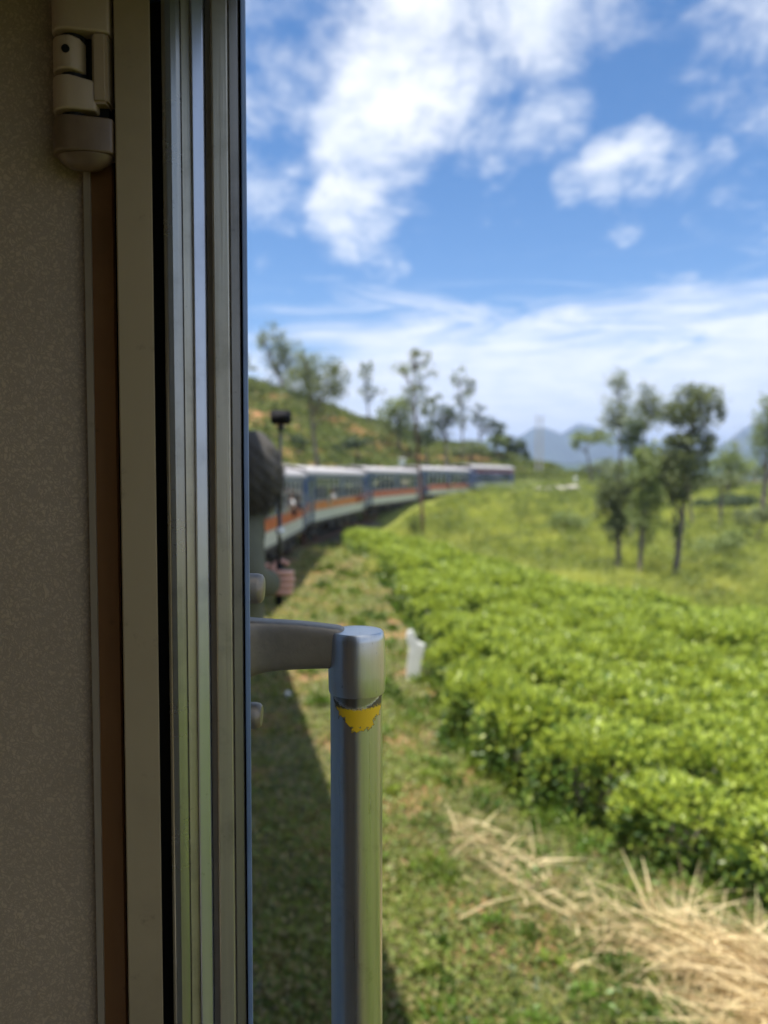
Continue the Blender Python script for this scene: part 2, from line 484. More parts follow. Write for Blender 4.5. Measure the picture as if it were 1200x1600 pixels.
# ------------------------------------------------------------------ ground
ctrl = [(0, 5, -.15), (0, -10, -.15), (2, 7, -.2), (5, 5, -.4), (3, 10, -.3), (.5, 14, -.15), (-1, 24, -.05), (-2, 35, .05), (.8, 24, -.05), (-.8, 10, -.15),
        (3, 18, -.25), (6, 14, -.5), (11, 16, -1.0), (6, 25, -.75), (11.4, 23, -1.35), (2.6, 31, -.2), (-.5, 40, 0),
        (14, 37, -1.6), (8, 38, -1.25), (20, 30, -2.2), (30, 25, -3), (20, 50, -1.4), (5, 50, .1), (1, 50, .1), (5, 55, .3), (9, 68, 1.2), (14, 80, 1.7), (11, 45, -.9),
        (21, 100, 2.4), (27.5, 110, 2.4), (40, 120, 2.6), (46, 100, 1.6), (30, 60, -1.2), (24, 75, .4), (35, 85, .8), (60, 70, -2),
        (-19, 110, 16.5), (-9, 115, 14.0), (2, 120, 10.6), (10.4, 125, 8.6), (19.5, 130, 7.4), (26, 140, 3.4), (32, 150, 2.6),
        (-14, 40, 1.2), (-9, 62, 2.0), (-3, 78, 2.4), (5, 94, 2.6), (13, 108, 3.0), (-40, 60, 10), (-60, 100, 22), (-30, 30, 3), (-15, 10, .8), (-12, 84, 7.5), (-2, 98, 6.2), (8, 112, 5.4),
        (-24, 60, 5.5), (-6, 20, .3), (-6, 5, .2), (-6, 35, .4),
        (-19, 150, 14), (20, 175, 2), (0, 210, 8), (60, 150, 1), (110, 100, -3), (60, 50, -6), (0, 400, 0), (200, 300, -14), (-200, 200, 34), (300, 0, -24), (-100, -100, 6),
        (0, -60, -.3), (60, -40, -6), (30, 0, -3.5), (15, 5, -1.5), (9, 8, -.9), (-300, -50, 30), (100, -300, -10), (400, 400, -20), (0, 700, -5)]
cp = np.array(ctrl, dtype=float)
def phi(r): return np.sqrt(r * r + 4.0)
A = phi(np.linalg.norm(cp[:, None, :2] - cp[None, :, :2], axis=2))
n_ = len(cp)
Big = np.zeros((n_ + 3, n_ + 3)); Big[:n_, :n_] = A - np.eye(n_) * .02
Big[:n_, n_] = 1; Big[:n_, n_ + 1:] = cp[:, :2] / 100; Big[n_:, :n_] = Big[:n_, n_:].T
sol = np.linalg.solve(Big, np.concatenate([cp[:, 2], [0, 0, 0]]))
def wave(x, y, s, seed):
    r = np.random.default_rng(seed); o = 0
    for k in range(5):
        a = r.uniform(0, 6.28); b = r.uniform(0, 6.28); f = s * (1.0 + .55 * k)
        o = o + np.sin((x * math.cos(a) + y * math.sin(a)) * f + b) / (1 + .6 * k)
    return o / 2.4
def H(x, y):
    x = np.atleast_1d(np.asarray(x, float)); y = np.atleast_1d(np.asarray(y, float))
    rr = np.hypot(x, y); k = np.minimum(1, 500 / np.maximum(rr, 1)); xx, yy = x * k, y * k
    o = sol[n_] + (sol[n_ + 1] * xx + sol[n_ + 2] * yy) / 100
    for (cx, cy, _), w in zip(cp, sol[:n_]): o = o + w * phi(np.hypot(xx - cx, yy - cy))
    amp = np.clip((rr - 4) / 60, 0, 1)
    o = o + amp * .35 * wave(x, y, .16, 3) + .03 * wave(x, y, 1.7, 4)
    o = o * np.clip(1.35 - rr / 2500, 0, 1) - np.clip(rr - 600, 0, 5000) * .008
    # terraces cut into the hill behind the train
    hill = np.clip((x * -.28 + y - 78) / 12, 0, 1) * np.clip((45 - x) / 15, 0, 1) * (rr < 260)
    st = o / 1.7
    fr = st - np.floor(st)
    ter = (np.floor(st) + np.clip((fr - .35) / .5, 0, 1)) * 1.7
    o = o + hill * .5 * (ter - o)
    return o
def h1(x, y): return float(H(x, y)[0])

angs = np.linspace(0, 2 * np.pi, 361)[:-1]
fr_ = np.where(np.abs(angs - np.pi / 2) < 9, 1, 1)
radii = np.concatenate([np.linspace(.6, 12, 50), np.geomspace(12.3, 260, 190), np.geomspace(270, 9000, 40)])
# finer angular spacing where the place opens ahead
fine = np.sort(np.concatenate([np.linspace(R(50), R(125), 330), np.linspace(R(125), R(410), 90)[1:-1]]))
nA, nR = len(fine), len(radii)
gx = radii[:, None] * np.cos(fine)[None]; gy = radii[:, None] * np.sin(fine)[None]
gz = H(gx.ravel(), gy.ravel())
V = np.stack([gx.ravel(), gy.ravel(), gz], 1)
V = np.concatenate([V, [[0, 0, h1(0, 0.3)]]])
ii, jj = np.meshgrid(np.arange(nR - 1), np.arange(nA), indexing='ij')
j2 = (jj + 1) % nA
Fq = np.stack([ii * nA + jj, (ii + 1) * nA + jj, (ii + 1) * nA + j2, ii * nA + j2], -1).reshape(-1, 4)
cen = nR * nA
Fc = np.stack([np.full(nA, cen), np.arange(nA), (np.arange(nA) + 1) % nA, (np.arange(nA) + 1) % nA], 1)
me = bpy.data.meshes.new('ground')
me.from_pydata(V.tolist(), [], Fq.tolist() + [tuple(f[:3]) for f in Fc.tolist()])
def groundf(g):
    geo = g.n('ShaderNodeNewGeometry'); v = geo.outputs['Position']
    sp = g.n('ShaderNodeSeparateXYZ'); g.t.links.new(v, sp.inputs[0])
    a = g.noise(v, .9, 8, .62); b = g.noise(v, 7, 6, .65); c = g.noise(v, 60, 4, .7); far = g.noise(v, .09, 7, .6, .4)
    near = g.mix(g.smooth(b, .4, .6), (.12, .125, .05), (.20, .165, .09))
    near = g.mix(g.m('MULTIPLY', g.smooth(a, .50, .60), .9), near, (.38, .20, .11))
    near = g.mix(g.m('MULTIPLY', c, .5), near, (.10, .115, .04))
    mead = g.mix(g.smooth(b, .35, .65), (.14, .17, .03), (.26, .27, .07))
    hill = g.mix(g.smooth(a, .4, .6), (.06, .08, .02), (.12, .14, .035))
    nrm = g.n('ShaderNodeSeparateXYZ'); g.t.links.new(geo.outputs['True Normal'], nrm.inputs[0])
    steep = g.smooth(nrm.outputs[2], .93, .80)
    soil = g.mix(g.noise(v, .5, 5), (.30, .13, .055), (.42, .24, .11))
    hill = g.mix(g.m('MULTIPLY', g.m('ADD', steep, g.smooth(far, .58, .66), clamp=True), g.smooth(far, .42, .56)), hill, soil)
    c1 = g.mix(g.smooth(sp.outputs[1], 30, 44), near, mead)
    c2 = g.mix(g.m('MULTIPLY', g.smooth(sp.outputs[1], 70, 84), g.smooth(sp.outputs[0], 40, 24)), c1, hill)
    return pbr(g, c2, .95, 0, g.m('ADD', b, g.m('MULTIPLY', c, .4)), .6, .05, .15)
M['ground'] = mat('ground_soil_and_turf', groundf)
gr = link('ground', me, M['ground'], None, True)
tag(gr, 'grassy ground falling away from the railway with patches of orange soil', kind='structure')

# ------------------------------------------------------------------ far hills
def ridge(name, pts, d, depth, base, label, col, seed):
    px = np.linspace(560, 1500, 260)
    yy = np.interp(px, [p[0] for p in pts], [p[1] for p in pts])
    rows = 34; V = []
    for j in range(rows):
        t = j / (rows - 1)
        prof = math.sin(min(1, t * 1.25) * math.pi / 2) ** 1.1 if t < .8 else 1 - (t - .8) * 1.6
        dd = d + depth * (t - .8)
        x = (px - 600) / F * (d + depth * (t - .8) * .5)
        top = CAMZ + (745 - yy) * d / F
        z = base + (top - base) * prof
        crag = (wave(x, np.full_like(x, dd), 16 / d, seed) * .045 + wave(x, np.full_like(x, dd), 60 / d, seed + 1) * .018) * (top - base) * (1 - abs(t - .5) * .8)
        ribs = np.abs(wave(x + dd * .3, x * 0 + dd * .2, 40 / d, seed + 2)) * .10 * (top - base) * math.sin(t * math.pi)
        V.append(np.stack([x, np.full_like(x, dd), z + crag - ribs], 1))
    V = np.concatenate(V); n = len(px)
    i, j = np.meshgrid(np.arange(rows - 1), np.arange(n - 1), indexing='ij')
    Fc = np.stack([i * n + j, i * n + j + 1, (i + 1) * n + j + 1, (i + 1) * n + j], -1).reshape(-1, 4)
    me = fast_mesh(name, V, Fc)
    def f(g):
        v = g.n('ShaderNodeNewGeometry').outputs['Position']
        a = g.noise(v, 30 / d, 8, .65)
        return pbr(g, g.mix(g.smooth(a, .35, .65), col, tuple(c * 1.9 for c in col)), .95, 0, a, .8, 10, .1)
    return tag(link(name, me, mat(name + '_forest', f), None, True), label, kind='structure')
ridge('mountains', [(560, 700), (700, 690), (780, 692), (813, 683), (832, 671), (850, 672), (871, 681), (892, 666), (913, 667), (950, 680), (1000, 690), (1060, 700), (1100, 706), (1133, 690), (1165, 664), (1200, 668), (1300, 650), (1500, 690)],
      3400, 1500, -60, 'blue wooded mountains on the horizon', (.02, .03, .022), 21)
ridge('foothills', [(560, 722), (790, 722), (830, 716), (880, 724), (940, 716), (1010, 726), (1060, 722), (1120, 712), (1200, 705), (1500, 715)],
      1500, 700, -40, 'lower blue green hills before the mountains', (.03, .045, .025), 31)

# ------------------------------------------------------------------ carriages
def rail_z(x, y):
    d = math.hypot(x, y); return .15 + .00012 * d * d

def glass_box(mb, x0, x1, y0, y1, z0, z1): mb.box(x0, x1, y0, y1, z0, z1)

Z0, ZC, ZR, ZW, ZT = 1.05, 1.55, 1.93, 3.12, 3.27      # sole bar, cream top, red top, window top, eaves
WID = 2.75
_mesh_cache = {}
def shared(key, fn):
    if key not in _mesh_cache: _mesh_cache[key] = fn().mesh(key[0])
    return _mesh_cache[key]

def side(root, L, segs, y0, y1, stripe, livery, outer_sign):
    """one side of a carriage between planes y0 and y1; segs = (x0, x1, kind)"""
    yo = y0 if outer_sign < 0 else y1
    e = .006 * outer_sign
    body = MB()
    edges = sorted([(a, b, k) for a, b, k in segs])
    x = 0.0
    body.box(0, L, y0, y1, ZW, ZT)
    spans = []
    for a, b, k in edges:
        if a > x + .001: spans.append((x, a, 'wall'))
        spans.append((a, b, k)); x = b
    if x < L: spans.append((x, L, 'wall'))
    low = []
    for a, b, k in spans:
        if k == 'wall': body.box(a, b, y0, y1, Z0, ZW - .0005); low.append((a, b))
        elif k == 'window': body.box(a, b, y0, y1, Z0, ZR + .07); low.append((a, b))
    body.obj('body_side', M[livery], root)
    # merge low spans for the stripes
    runs = []
    for a, b in low:
        if runs and abs(runs[-1][1] - a) < .01: runs[-1][1] = b
        else: runs.append([a, b])
    for a, b in runs:
        if livery == 'blue':
            MB().box(a + .01, b - .01, yo + e - .004, yo + e + .004, Z0 + .02, ZC).obj('cream_stripe', M['cream'], root)
            MB().box(a + .01, b - .01, yo + e - .004, yo + e + .004, ZC + .012, ZR + .03).obj('red_stripe', M[stripe], root)
        else:
            MB().box(a + .01, b - .01, yo + e - .004, yo + e + .004, Z0 + .02, ZC + .1).obj('cream_stripe', M['cream'], root)
            MB().box(a + .01, b - .01, yo + e - .004, yo + e + .004, ZW - .35, ZW + .05).obj('maroon_stripe', M['maroon'], root)
    for a, b, k in spans:
        w = b - a
        if k == 'window':
            def fr():
                m = MB(); t = .035; h0, h1_ = ZR + .07, ZW
                m.box(0, w, -.012, .05, h0, h0 + t); m.box(0, w, -.012, .05, h1_ - t, h1_)
                m.box(0, t, -.012, .05, h0 + t, h1_ - t); m.box(w - t, w, -.012, .05, h0 + t, h1_ - t)
                m.box(t, w - t, -.008, .03, h0 + .66, h0 + .69)
                return m
            me_ = shared(('window_frame', round(w, 2)), fr)
            f = link('window', me_, M['cream'] if livery == 'blue' else M['under'], root)
            f.location = (a, yo if outer_sign < 0 else yo - .045, 0)
            def pn():
                m = MB(); m.box(.036, w - .036, .012, .018, ZR + .76 + .005, ZW - .036); return m
            def pn2():
                m = MB(); m.box(.036, w - .036, .012, .018, ZR + .106, ZW - .036); return m
            full = random.random() < .45 or livery != 'blue'
            me_ = shared(('pane_full' if full else 'pane_upper', round(w, 2)), pn2 if full else pn)
            p = link('pane', me_, M['glass'], f)
        elif k == 'door':
            m = MB(); yi0, yi1 = (yo + .02, yo + .05) if outer_sign < 0 else (yo - .05, yo - .02)
            m.box(a + .01, b - .01, yi0, yi1, Z0 + .03, ZR + .3)
            m.box(a + .01, b - .01, yi0, yi1, ZW - .12, ZW - .005)
            m.box(a + .01, a + .14, yi0, yi1, ZR + .3, ZW - .12); m.box(b - .14, b - .01, yi0, yi1, ZR + .3, ZW - .12)
            dr = m.obj('door', M['blue'], root)
            MB().box(a + .14, b - .14, (yi0 + yi1) / 2 - .003, (yi0 + yi1) / 2 + .003, ZR + .3, ZW - .12).obj('pane', M['glass'], dr)
            for xx in (a - .05, b + .05):
                MB().tube([(xx, yo + .05 * outer_sign, ZC), (xx, yo + .07 * outer_sign, ZC + .06), (xx, yo + .07 * outer_sign, ZC + .95), (xx, yo + .05 * outer_sign, ZC + 1.0)], .016, 6).obj('handrail', M['chrome'], dr)
    return spans

def roof_part(root, L, flush=False):
    m = MB(); pts = []
    nseg = 14
    for i in range(nseg + 1):
        t = i / nseg; a = math.pi * t
        y = WID / 2 - math.cos(a) * (WID / 2 + (-.004 if flush else .05))
        z = ZT + .01 + .38 * math.sin(a) ** .75
        pts.append((y, z))
    inner = [(y * .96 + WID * .02, z - .05) for y, z in pts[::-1]]
    m.prism(pts + inner, 'x', -.05, L + .05)
    r = m.obj('roof', M['roof'], root, auto=True)
    for k in range(int(L // 2.6)):
        x = 1.3 + k * 2.6
        MB().lathe([(.16, 0), (.16, .02), (.24, .03), (.22, .05), (.02, .065)], (x, WID / 2, ZT + .37), 12).obj('roof_vent', M['roof'], r, auto=True)
    if flush: return r
    m = MB(); m.box(-.02, L + .02, -.045, -.015, ZT - .01, ZT + .035); m.obj('gutter', M['cream'], r)
    return r

def bogie(root, xc):
    b = MB()
    for y in (.30, WID - .42):
        b.box(xc - 1.5, xc + 1.5, y, y + .12, .42, .58)
        b.box(xc - .35, xc + .35, y - .03, y + .15, .30, .42)
        for dx in (-1.1, 1.1):
            b.box(xc + dx - .14, xc + dx + .14, y - .06, y + .12, .34, .60)
            for s in (-.24, .24): b.lathe([(.05, .42), (.075, .5), (.05, .58), (.075, .66), (.05, .74)], (xc + dx + s, y + .04, 0), 8)
    b.box(xc - .3, xc + .3, .3, WID - .3, .5, .75)
    o = b.obj('bogie', M['under'], root)
    for dx in (-1.1, 1.1):
        def wh(): return MB().lathe([(.02, -.075), (.10, -.075), (.12, -.03), (.36, -.03), (.37, -.06), (.455, -.06), (.457, .05), (.48, .06), (.48, .075), (.02, .075)], (0, 0, 0), 20, 'y')
        for y in (.55, WID - .55):
            w = link('wheel', shared(('wheel', 1), wh), M['rust'], o); w.location = (xc + dx, y, .46)
    return o

def carriage(name, label, start, heading, L, z, right, left, stripe='red', livery='blue', seats=True, floorz=1.2, near_end=True):
    r = empty(name, (start[0], start[1], z), math.pi / 2 - heading)
    tag(r, label, 'train carriage', 'carriages of the train on the curve')
    side(r, L, right, 0, .06, stripe, livery, -1)
    side(r, L, left, WID - .06, WID, stripe, livery, 1)
    roof_part(r, L, not near_end)
    MB().box(.02, L - .02, .062, WID - .062, floorz - .1, floorz).obj('floor', M['inner'], r)
    MB().box(.06, L - .06, .02, WID - .02, Z0 - .16, Z0 - .002).obj('underframe', M['under'], r)
    for x0, w in ((L * .36, 1.2), (L * .5, .9), (L * .62, 1.5)):
        MB().box(x0, x0 + w, .22, .85, .48, Z0 - .165, .02).obj('equipment_box', M['under'], r)
    bogie(r, 2.6); bogie(r, L - 2.6)
    for x, s in ((0.0, -1), (L, 1)):
        if s < 0 and not near_end: continue
        m = MB(); m.box(x - .03 * (s > 0), x + .03 * (s < 0), .062, WID / 2 - .42, Z0, ZT); m.box(x - .03 * (s > 0), x + .03 * (s < 0), WID / 2 + .42, WID - .062, Z0, ZT); m.box(x - .03 * (s > 0), x + .03 * (s < 0), WID / 2 - .42, WID / 2 + .42, 3.08, ZT)
        m.obj('end_wall', M[livery], r)
        m = MB()
        for k in range(4): m.box(x + s * (.01 + k * .07), x + s * (.055 + k * .07), WID / 2 - .5 + .02 * (k % 2), WID / 2 - .42 + .0 * k, 1.2, 3.1); m.box(x + s * (.01 + k * .07), x + s * (.055 + k * .07), WID / 2 + .42, WID / 2 + .5 - .02 * (k % 2), 1.2, 3.1)
        m.box(x + s * .01, x + s * .27, WID / 2 - .5, WID / 2 + .5, 3.1, 3.16)
        m.obj('gangway', M['rubber'], r)
        for y in (.5, WID - .5):
            MB().lathe([(.05, 0), (.05, s * .2), (.2, s * .2), (.2, s * .24), (.01, s * .26)], (x, y, 1.0), 12, 'x').obj('buffer', M['under'], r)
    if seats:
        def st():
            m = MB(); m.box(0, .48, 0, .95, 1.55, 1.68, .03); m.box(.40, .52, 0, .95, 1.68, 2.25, .03); m.box(.1, .4, .1, .85, 1.2, 1.55); return m
        k = 1.9
        while k < L - 2.2:
            for y in (.12, WID - 1.07):
                s_ = link('seat', shared(('seat', 1), st), M['seat'], r); s_.location = (k, y, 0)
            k += 1.05
    return r

def std_segs(L, n_half=5, door=.85):
    """doors near both ends, a plain pier in the middle, windows between"""
    s = [(.35, .35 + door, 'door'), (L - .35 - door, L - .35, 'door')]
    mid = L / 2
    for a, b in ((.35 + door + .35, mid - .35), (mid + .35, L - .35 - door - .35)):
        w = (b - a) / n_half
        for k in range(n_half): s.append((a + k * w + .06, a + (k + 1) * w - .06, 'window'))
    return s

h = R(-12)
E0 = Vector((-.079, .45))
def hv(a): return Vector((math.sin(a), math.cos(a)))
# our own carriage
HO = hv(h); NO = Vector((HO.y, -HO.x))            # forward, outward (right)
PLANE0 = E0 - HO * 4.95                           # x = 4.95 in the carriage is the outer corner of the door jamb
L0 = 4.95 + 17.3
DOOR2 = (6.35, 7.35)
segs0 = [(4.10, 5.03, 'open'), (DOOR2[0], DOOR2[1], 'open')]
x_ = 7.75
while x_ + 1.2 < L0 - .5:
    segs0.append((x_, x_ + 1.2, 'window')); x_ += 1.32
segs0 += [(.6, 1.8, 'window'), (1.95, 3.15, 'window')]
left0 = [(7.75 + 1.32 * k, 8.95 + 1.32 * k, 'window') for k in range(8)] + [(.6, 1.8, 'window'), (1.95, 3.15, 'window'), (4.10, 5.03, 'open'), (6.35, 7.35, 'open')]
CZ0 = .66
car0 = carriage('train_carriage', 'nearest carriage, its open doorway with laminate panel, metal jamb and steel grab handle', PLANE0, h, L0, CZ0, segs0, left0, 'red', seats=False, near_end=False)
car0['group'] = 'carriages of the train on the curve'
car0.name = 'train_carriage'
end = E0 + HO * 17.6
hh = h + R(13)
labels = ['blue carriage with red and cream stripes just beyond the person with the selfie stick',
          'blue carriage with an orange and cream stripe, second one ahead on the curve',
          'blue carriage on the curve seen behind the slender reddish tree trunk, third one ahead',
          'distant blue carriage with red and cream stripes coupled behind the maroon and grey lead car']
stripes = ['red', 'orange', 'red', 'red']
cars = []
pos = end.copy()
for k in range(4):
    if k: hh = hh + R(7)
    st = pos + hv(hh) * .25
    zz_ = rail_z(*(pos + hv(hh) * 8)) - .0
    L = 16.0
    c = carriage('train_carriage', labels[k], st, hh, L, zz_, std_segs(L), std_segs(L), stripes[k], seats=k < 3)
    cars.append((c, st.copy(), hh, L, zz_))
    pos = pos + hv(hh) * 16.5
hh = hh + R(7) - R(1.5)
st = pos + hv(hh) * .25
c = carriage('lead_car', 'maroon and grey lead car at the far end of the train, farthest along the curve', st, hh, 14.3, rail_z(*(pos + hv(hh) * 8)) + .05,
             [(.3, 1.1, 'door')] + [(1.5 + k * 1.15, 2.58 + k * 1.15, 'window') for k in range(10)], [(1.5 + k * 1.15, 2.58 + k * 1.15, 'window') for k in range(10)], livery='lead', seats=False)
cars.append((c, st.copy(), hh, 14.3, 0))
# the track under the train
pts = [PLANE0 - HO * 20, E0 + HO * 17.6] ; a_ = h + R(13); q_ = E0 + HO * 17.6
for k in range(5):
    q_ = q_ + hv(a_) * 16.5; pts.append(q_.copy()); a_ += R(7)
for k in range(5):
    q_ = q_ + hv(a_) * 14; pts.append(q_.copy()); a_ += R(9)
dense = []
for a, b in zip(pts, pts[1:]):
    nn_ = max(2, int((b - a).length / 1.5))
    for k in range(nn_): dense.append(a.lerp(b, k / nn_))
track_line = dense
dd_ = np.array([[p.x, p.y] for p in dense])
for _ in range(3): dd_[1:-1] = (dd_[:-2] + dd_[1:-1] * 2 + dd_[2:]) / 4
tg = np.gradient(dd_, axis=0); tg = tg / np.linalg.norm(tg, axis=1)[:, None]; nr = np.stack([-tg[:, 1], tg[:, 0]], 1)   # to the left
zc = np.array([max(rail_z(*p), h1(*p) * 0 + .1) for p in dd_])
def ribbon(name, offs, matn, parent=None):
    V = []; n = len(dd_)
    for o, dz in offs: V.append(np.concatenate([dd_ + nr * o, (zc + dz)[:, None]], 1))
    V = np.concatenate(V); k = len(offs)
    Fc = np.concatenate([np.stack([np.arange(n - 1) + j * n, np.arange(n - 1) + 1 + j * n, np.arange(n - 1) + 1 + (j + 1) * n, np.arange(n - 1) + (j + 1) * n], 1) for j in range(k - 1)])
    return link(name, fast_mesh(name, V, Fc), matn, parent)
def ballf(g):
    v = g.n('ShaderNodeNewGeometry').outputs['Position']
    vo = g.n('ShaderNodeTexVoronoi'); g.put(vo.inputs['Vector'], v); vo.inputs['Scale'].default_value = 14
    n = g.noise(v, 2, 5)
    c = g.mix(vo.outputs['Color'], (.09, .075, .055), (.20, .17, .13))
    c = g.mix(g.smooth(n, .45, .6), c, (.07, .08, .03))
    return pbr(g, c, .95, 0, vo.outputs[0], 1, .04, .2)
bal = ribbon('track_bed', [(-.75, -1.1), (-.35, -.30), (0, -.16), (2.75, -.16), (3.2, -.35), (3.8, -1.1)], mat('ballast', ballf))
tag(bal, 'stony track bed under the train', kind='structure')
for o in (.62, 2.13):
    ribbon('rail', [(o - .035, -.14), (o - .035, 0), (o + .035, 0), (o + .035, -.14)], M['rust'], bal)

# ------------------------------------------------------------------ doorway of our carriage, seen close by
inv = car0.matrix_basis.inverted() if False else (Matrix.Translation(car0.location) @ Matrix.Rotation(car0.rotation_euler.z, 4, 'Z')).inverted()
def under_car0(o):
    o.parent = car0; o.matrix_parent_inverse = inv
    return o
ZB, ZTOP = CZ0 + 1.22, CZ0 + ZW
def col(px, d):
    """plan position of a vertical edge"""
    return ((px - 600) / F * d, d)
def strip(name, pts, matn, z0=ZB, z1=ZTOP, lean=0.0, bev=.0):
    """vertical extrusion of a plan outline, pts = [(px, depth)...]"""
    m = MB(); b = m.b
    P2 = [col(*p) for p in pts]
    lo = [b.verts.new((x, y, z0)) for x, y in P2]; hi = [b.verts.new((x + lean, y, z1)) for x, y in P2]
    n = len(P2); b.faces.new(lo[::-1]); b.faces.new(hi)
    for i in range(n): b.faces.new((lo[i], lo[(i + 1) % n], hi[(i + 1) % n], hi[i]))
    o = m.obj(name, M[matn], None)
    if bev:
        md = o.modifiers.new('bevel', 'BEVEL'); md.width = bev; md.segments = 2
    return under_car0(o)

# interior wall panel: runs across the carriage from the jamb
a0 = Vector(col(139, .468)); a1 = a0 - NO * 2.35
m = MB(); b = m.b
bk = HO * .03
qs = [a0, a1, a1 + bk, a0 + bk]
lo = [b.verts.new((p.x, p.y, ZB)) for p in qs]; hi = [b.verts.new((p.x, p.y, ZTOP)) for p in qs]
b.faces.new(lo[::-1]); b.faces.new(hi)
for i in range(4): b.faces.new((lo[i], lo[(i + 1) % 4], hi[(i + 1) % 4], hi[i]))
under_car0(m.obj('wall_panel', M['laminate'], None))
strip('panel_trim', [(138.5, .462), (149, .461), (150.5, .464), (150.5, .474), (138.5, .474)], 'beige_trim')
strip('door_gap', [(150.5, .476), (153, .476), (153, .480), (150.5, .480)], 'rubber')
strip('door_edge', [(152.5, .4655), (186, .4640), (190, .4665), (190, .490), (152.5, .490)], 'brown_strip', lean=-.0015)
strip('jamb_plate', [(188.5, .4505), (190, .450), (242, .450), (243.5, .451), (244, .475), (188, .475)], 'jamb_paint', lean=.0002)
strip('rubber_seal', [(243.5, .468), (262, .466), (262, .49), (243.5, .49)], 'rubber')
# rolled aluminium door post in shallow facets, tinted to imitate reflections
strip('door_post', [(261, .4520), (266, .4500), (275, .4505), (283, .4518), (291, .4535), (291, .48), (261, .48)], 'alu_a', bev=.0006)
strip('post_groove', [(291, .4522), (305, .4540), (305, .48), (291, .48)], 'alu_b')
strip('post_flute', [(305.3, .4510), (307, .4502), (322, .4524), (325, .4530), (326.4, .4540), (327, .48), (305.3, .48)], 'alu_c', bev=.0004)
strip('post_channel', [(327.3, .4535), (336, .4525), (336, .48), (327.3, .48)], 'alu_d')
strip('post_face', [(336, .4500), (338, .4490), (360, .4506), (363, .4515), (363, .48), (336, .48)], 'alu_b', bev=.0004)
strip('outer_jamb', [(363.4, .4500), (377, .4512), (379, .4520), (379, .48), (363.4, .48)], 'alu_d', bev=.0004)
# outer skin edge: chipped blue paint over steel
strip('outer_skin_edge', [(379.3, .4490), (386.3, .4500), (387.3, .4512), (386.6, .60), (379.3, .60)], 'paint_blue', bev=.0005, lean=.0009)
strip('jamb_core', [(150, .492), (387, .482), (386.8, .53), (150, .53)], 'rubber')
# filler wall between the jamb and the second door (behind the strips)
w0 = E0 + HO * .06; w1 = E0 + HO * (DOOR2[0] - 4.95)

# hinge: three painted knuckles on a vertical pin, with a leaf plate
def hinge():
    zt = lambda py: at(131, py, .45).z
    def wrap(name, pxr, y0, y1, matn, parent, r=.0107, front=0.0, cpx=125.5, slant=0.0):
        """knuckle that wraps the pin and runs on as a leaf to the right"""
        cx, cy = col(cpx, .455)[0], .455
        pts = [(cx + r * math.cos(a), cy + r * math.sin(a)) for a in np.linspace(R(90), R(262), 14)]
        xr = (pxr - 600) / F * .449
        if pxr - cpx > 32: pts += [(cx + .002, cy - r + front), (xr - .0015, .4490 + front), (xr, .4502), (xr, .464)]
        else: pts += [(cx + .002, cy - r + .0001), (xr - .004, cy - r + .0012), (xr - .001, cy - r * .55), (xr, cy)]
        m = MB(); b = m.b
        hi = [b.verts.new((p[0], p[1], zt(y0) - slant * max(0, (p[0] - cx)))) for p in pts]
        lo = [b.verts.new((p[0], p[1], zt(y1) + slant * .6 * max(0, (p[0] - cx)))) for p in pts]
        n = len(pts); b.faces.new(hi); b.faces.new(lo[::-1])
        for i in range(n): b.faces.new((lo[i], lo[(i + 1) % n], hi[(i + 1) % n], hi[i]))
        o = m.obj(name, M[matn], parent, auto=True)
        md = o.modifiers.new('bevel', 'BEVEL'); md.width = .0011; md.segments = 3; md.limit_method = 'ANGLE'; md.angle_limit = R(50)
        return o
    plate = wrap('hinge', 181, -60, 52, 'hinge_paint', None)
    under_car0(plate)
    x0, x1 = (157 - 600) / F * .452, (181 - 600) / F * .4525
    MB().box(x0, x1, .4487, .462, zt(162), zt(50), .0016).obj('hinge_leaf', M['hinge_paint'], plate)
    MB().lathe([(.0075, zt(190)), (.0075, zt(40))], (col(128, .456)[0], .4565, 0), 16).obj('hinge_pin', M['rubber'], plate)
    MB().box((138 - 600) / F * .456, (180 - 600) / F * .456, .456, .464, zt(186), zt(45)).obj('recess_shade', M['rubber'], plate)  # black block painted in for the shade inside the hinge gaps
    k = wrap('knuckle', 140, 61, 113, 'hinge_paint', plate, r=.0104)
    hd = MB().lathe([(.0023, 0), (.0023, .0007), (.0018, .0009)], (0, 0, 0), 16, 'y').obj('screw_hole', M['rubber'], k)
    hd.location = (col(116, .4453)[0], .4441, zt(84))
    wrap('knuckle', 159, 122, 176, 'hinge_paint', plate, slant=.12)
    wrap('hinge_block', 184, 185, 240, 'hinge_block_paint', plate, r=.0112)
    m = MB(); cx = col(141, .452)[0]
    m.lathe([(.0004, zt(263)), (.010, zt(258)), (.0145, zt(249)), (.0160, zt(241))], (0, 0, 0), 36)
    for v in m.b.verts: v.co.y *= .55; v.co.x += cx; v.co.y += .4545
    m.obj('hinge_tip', M['hinge_block_paint'], plate, auto=True)
M['hinge_block_paint'] = streaky('stained_hinge_paint', (.22, .145, .08), .4, 0, (.10, .06, .035), 9, .5, .1, .5)
hinge()

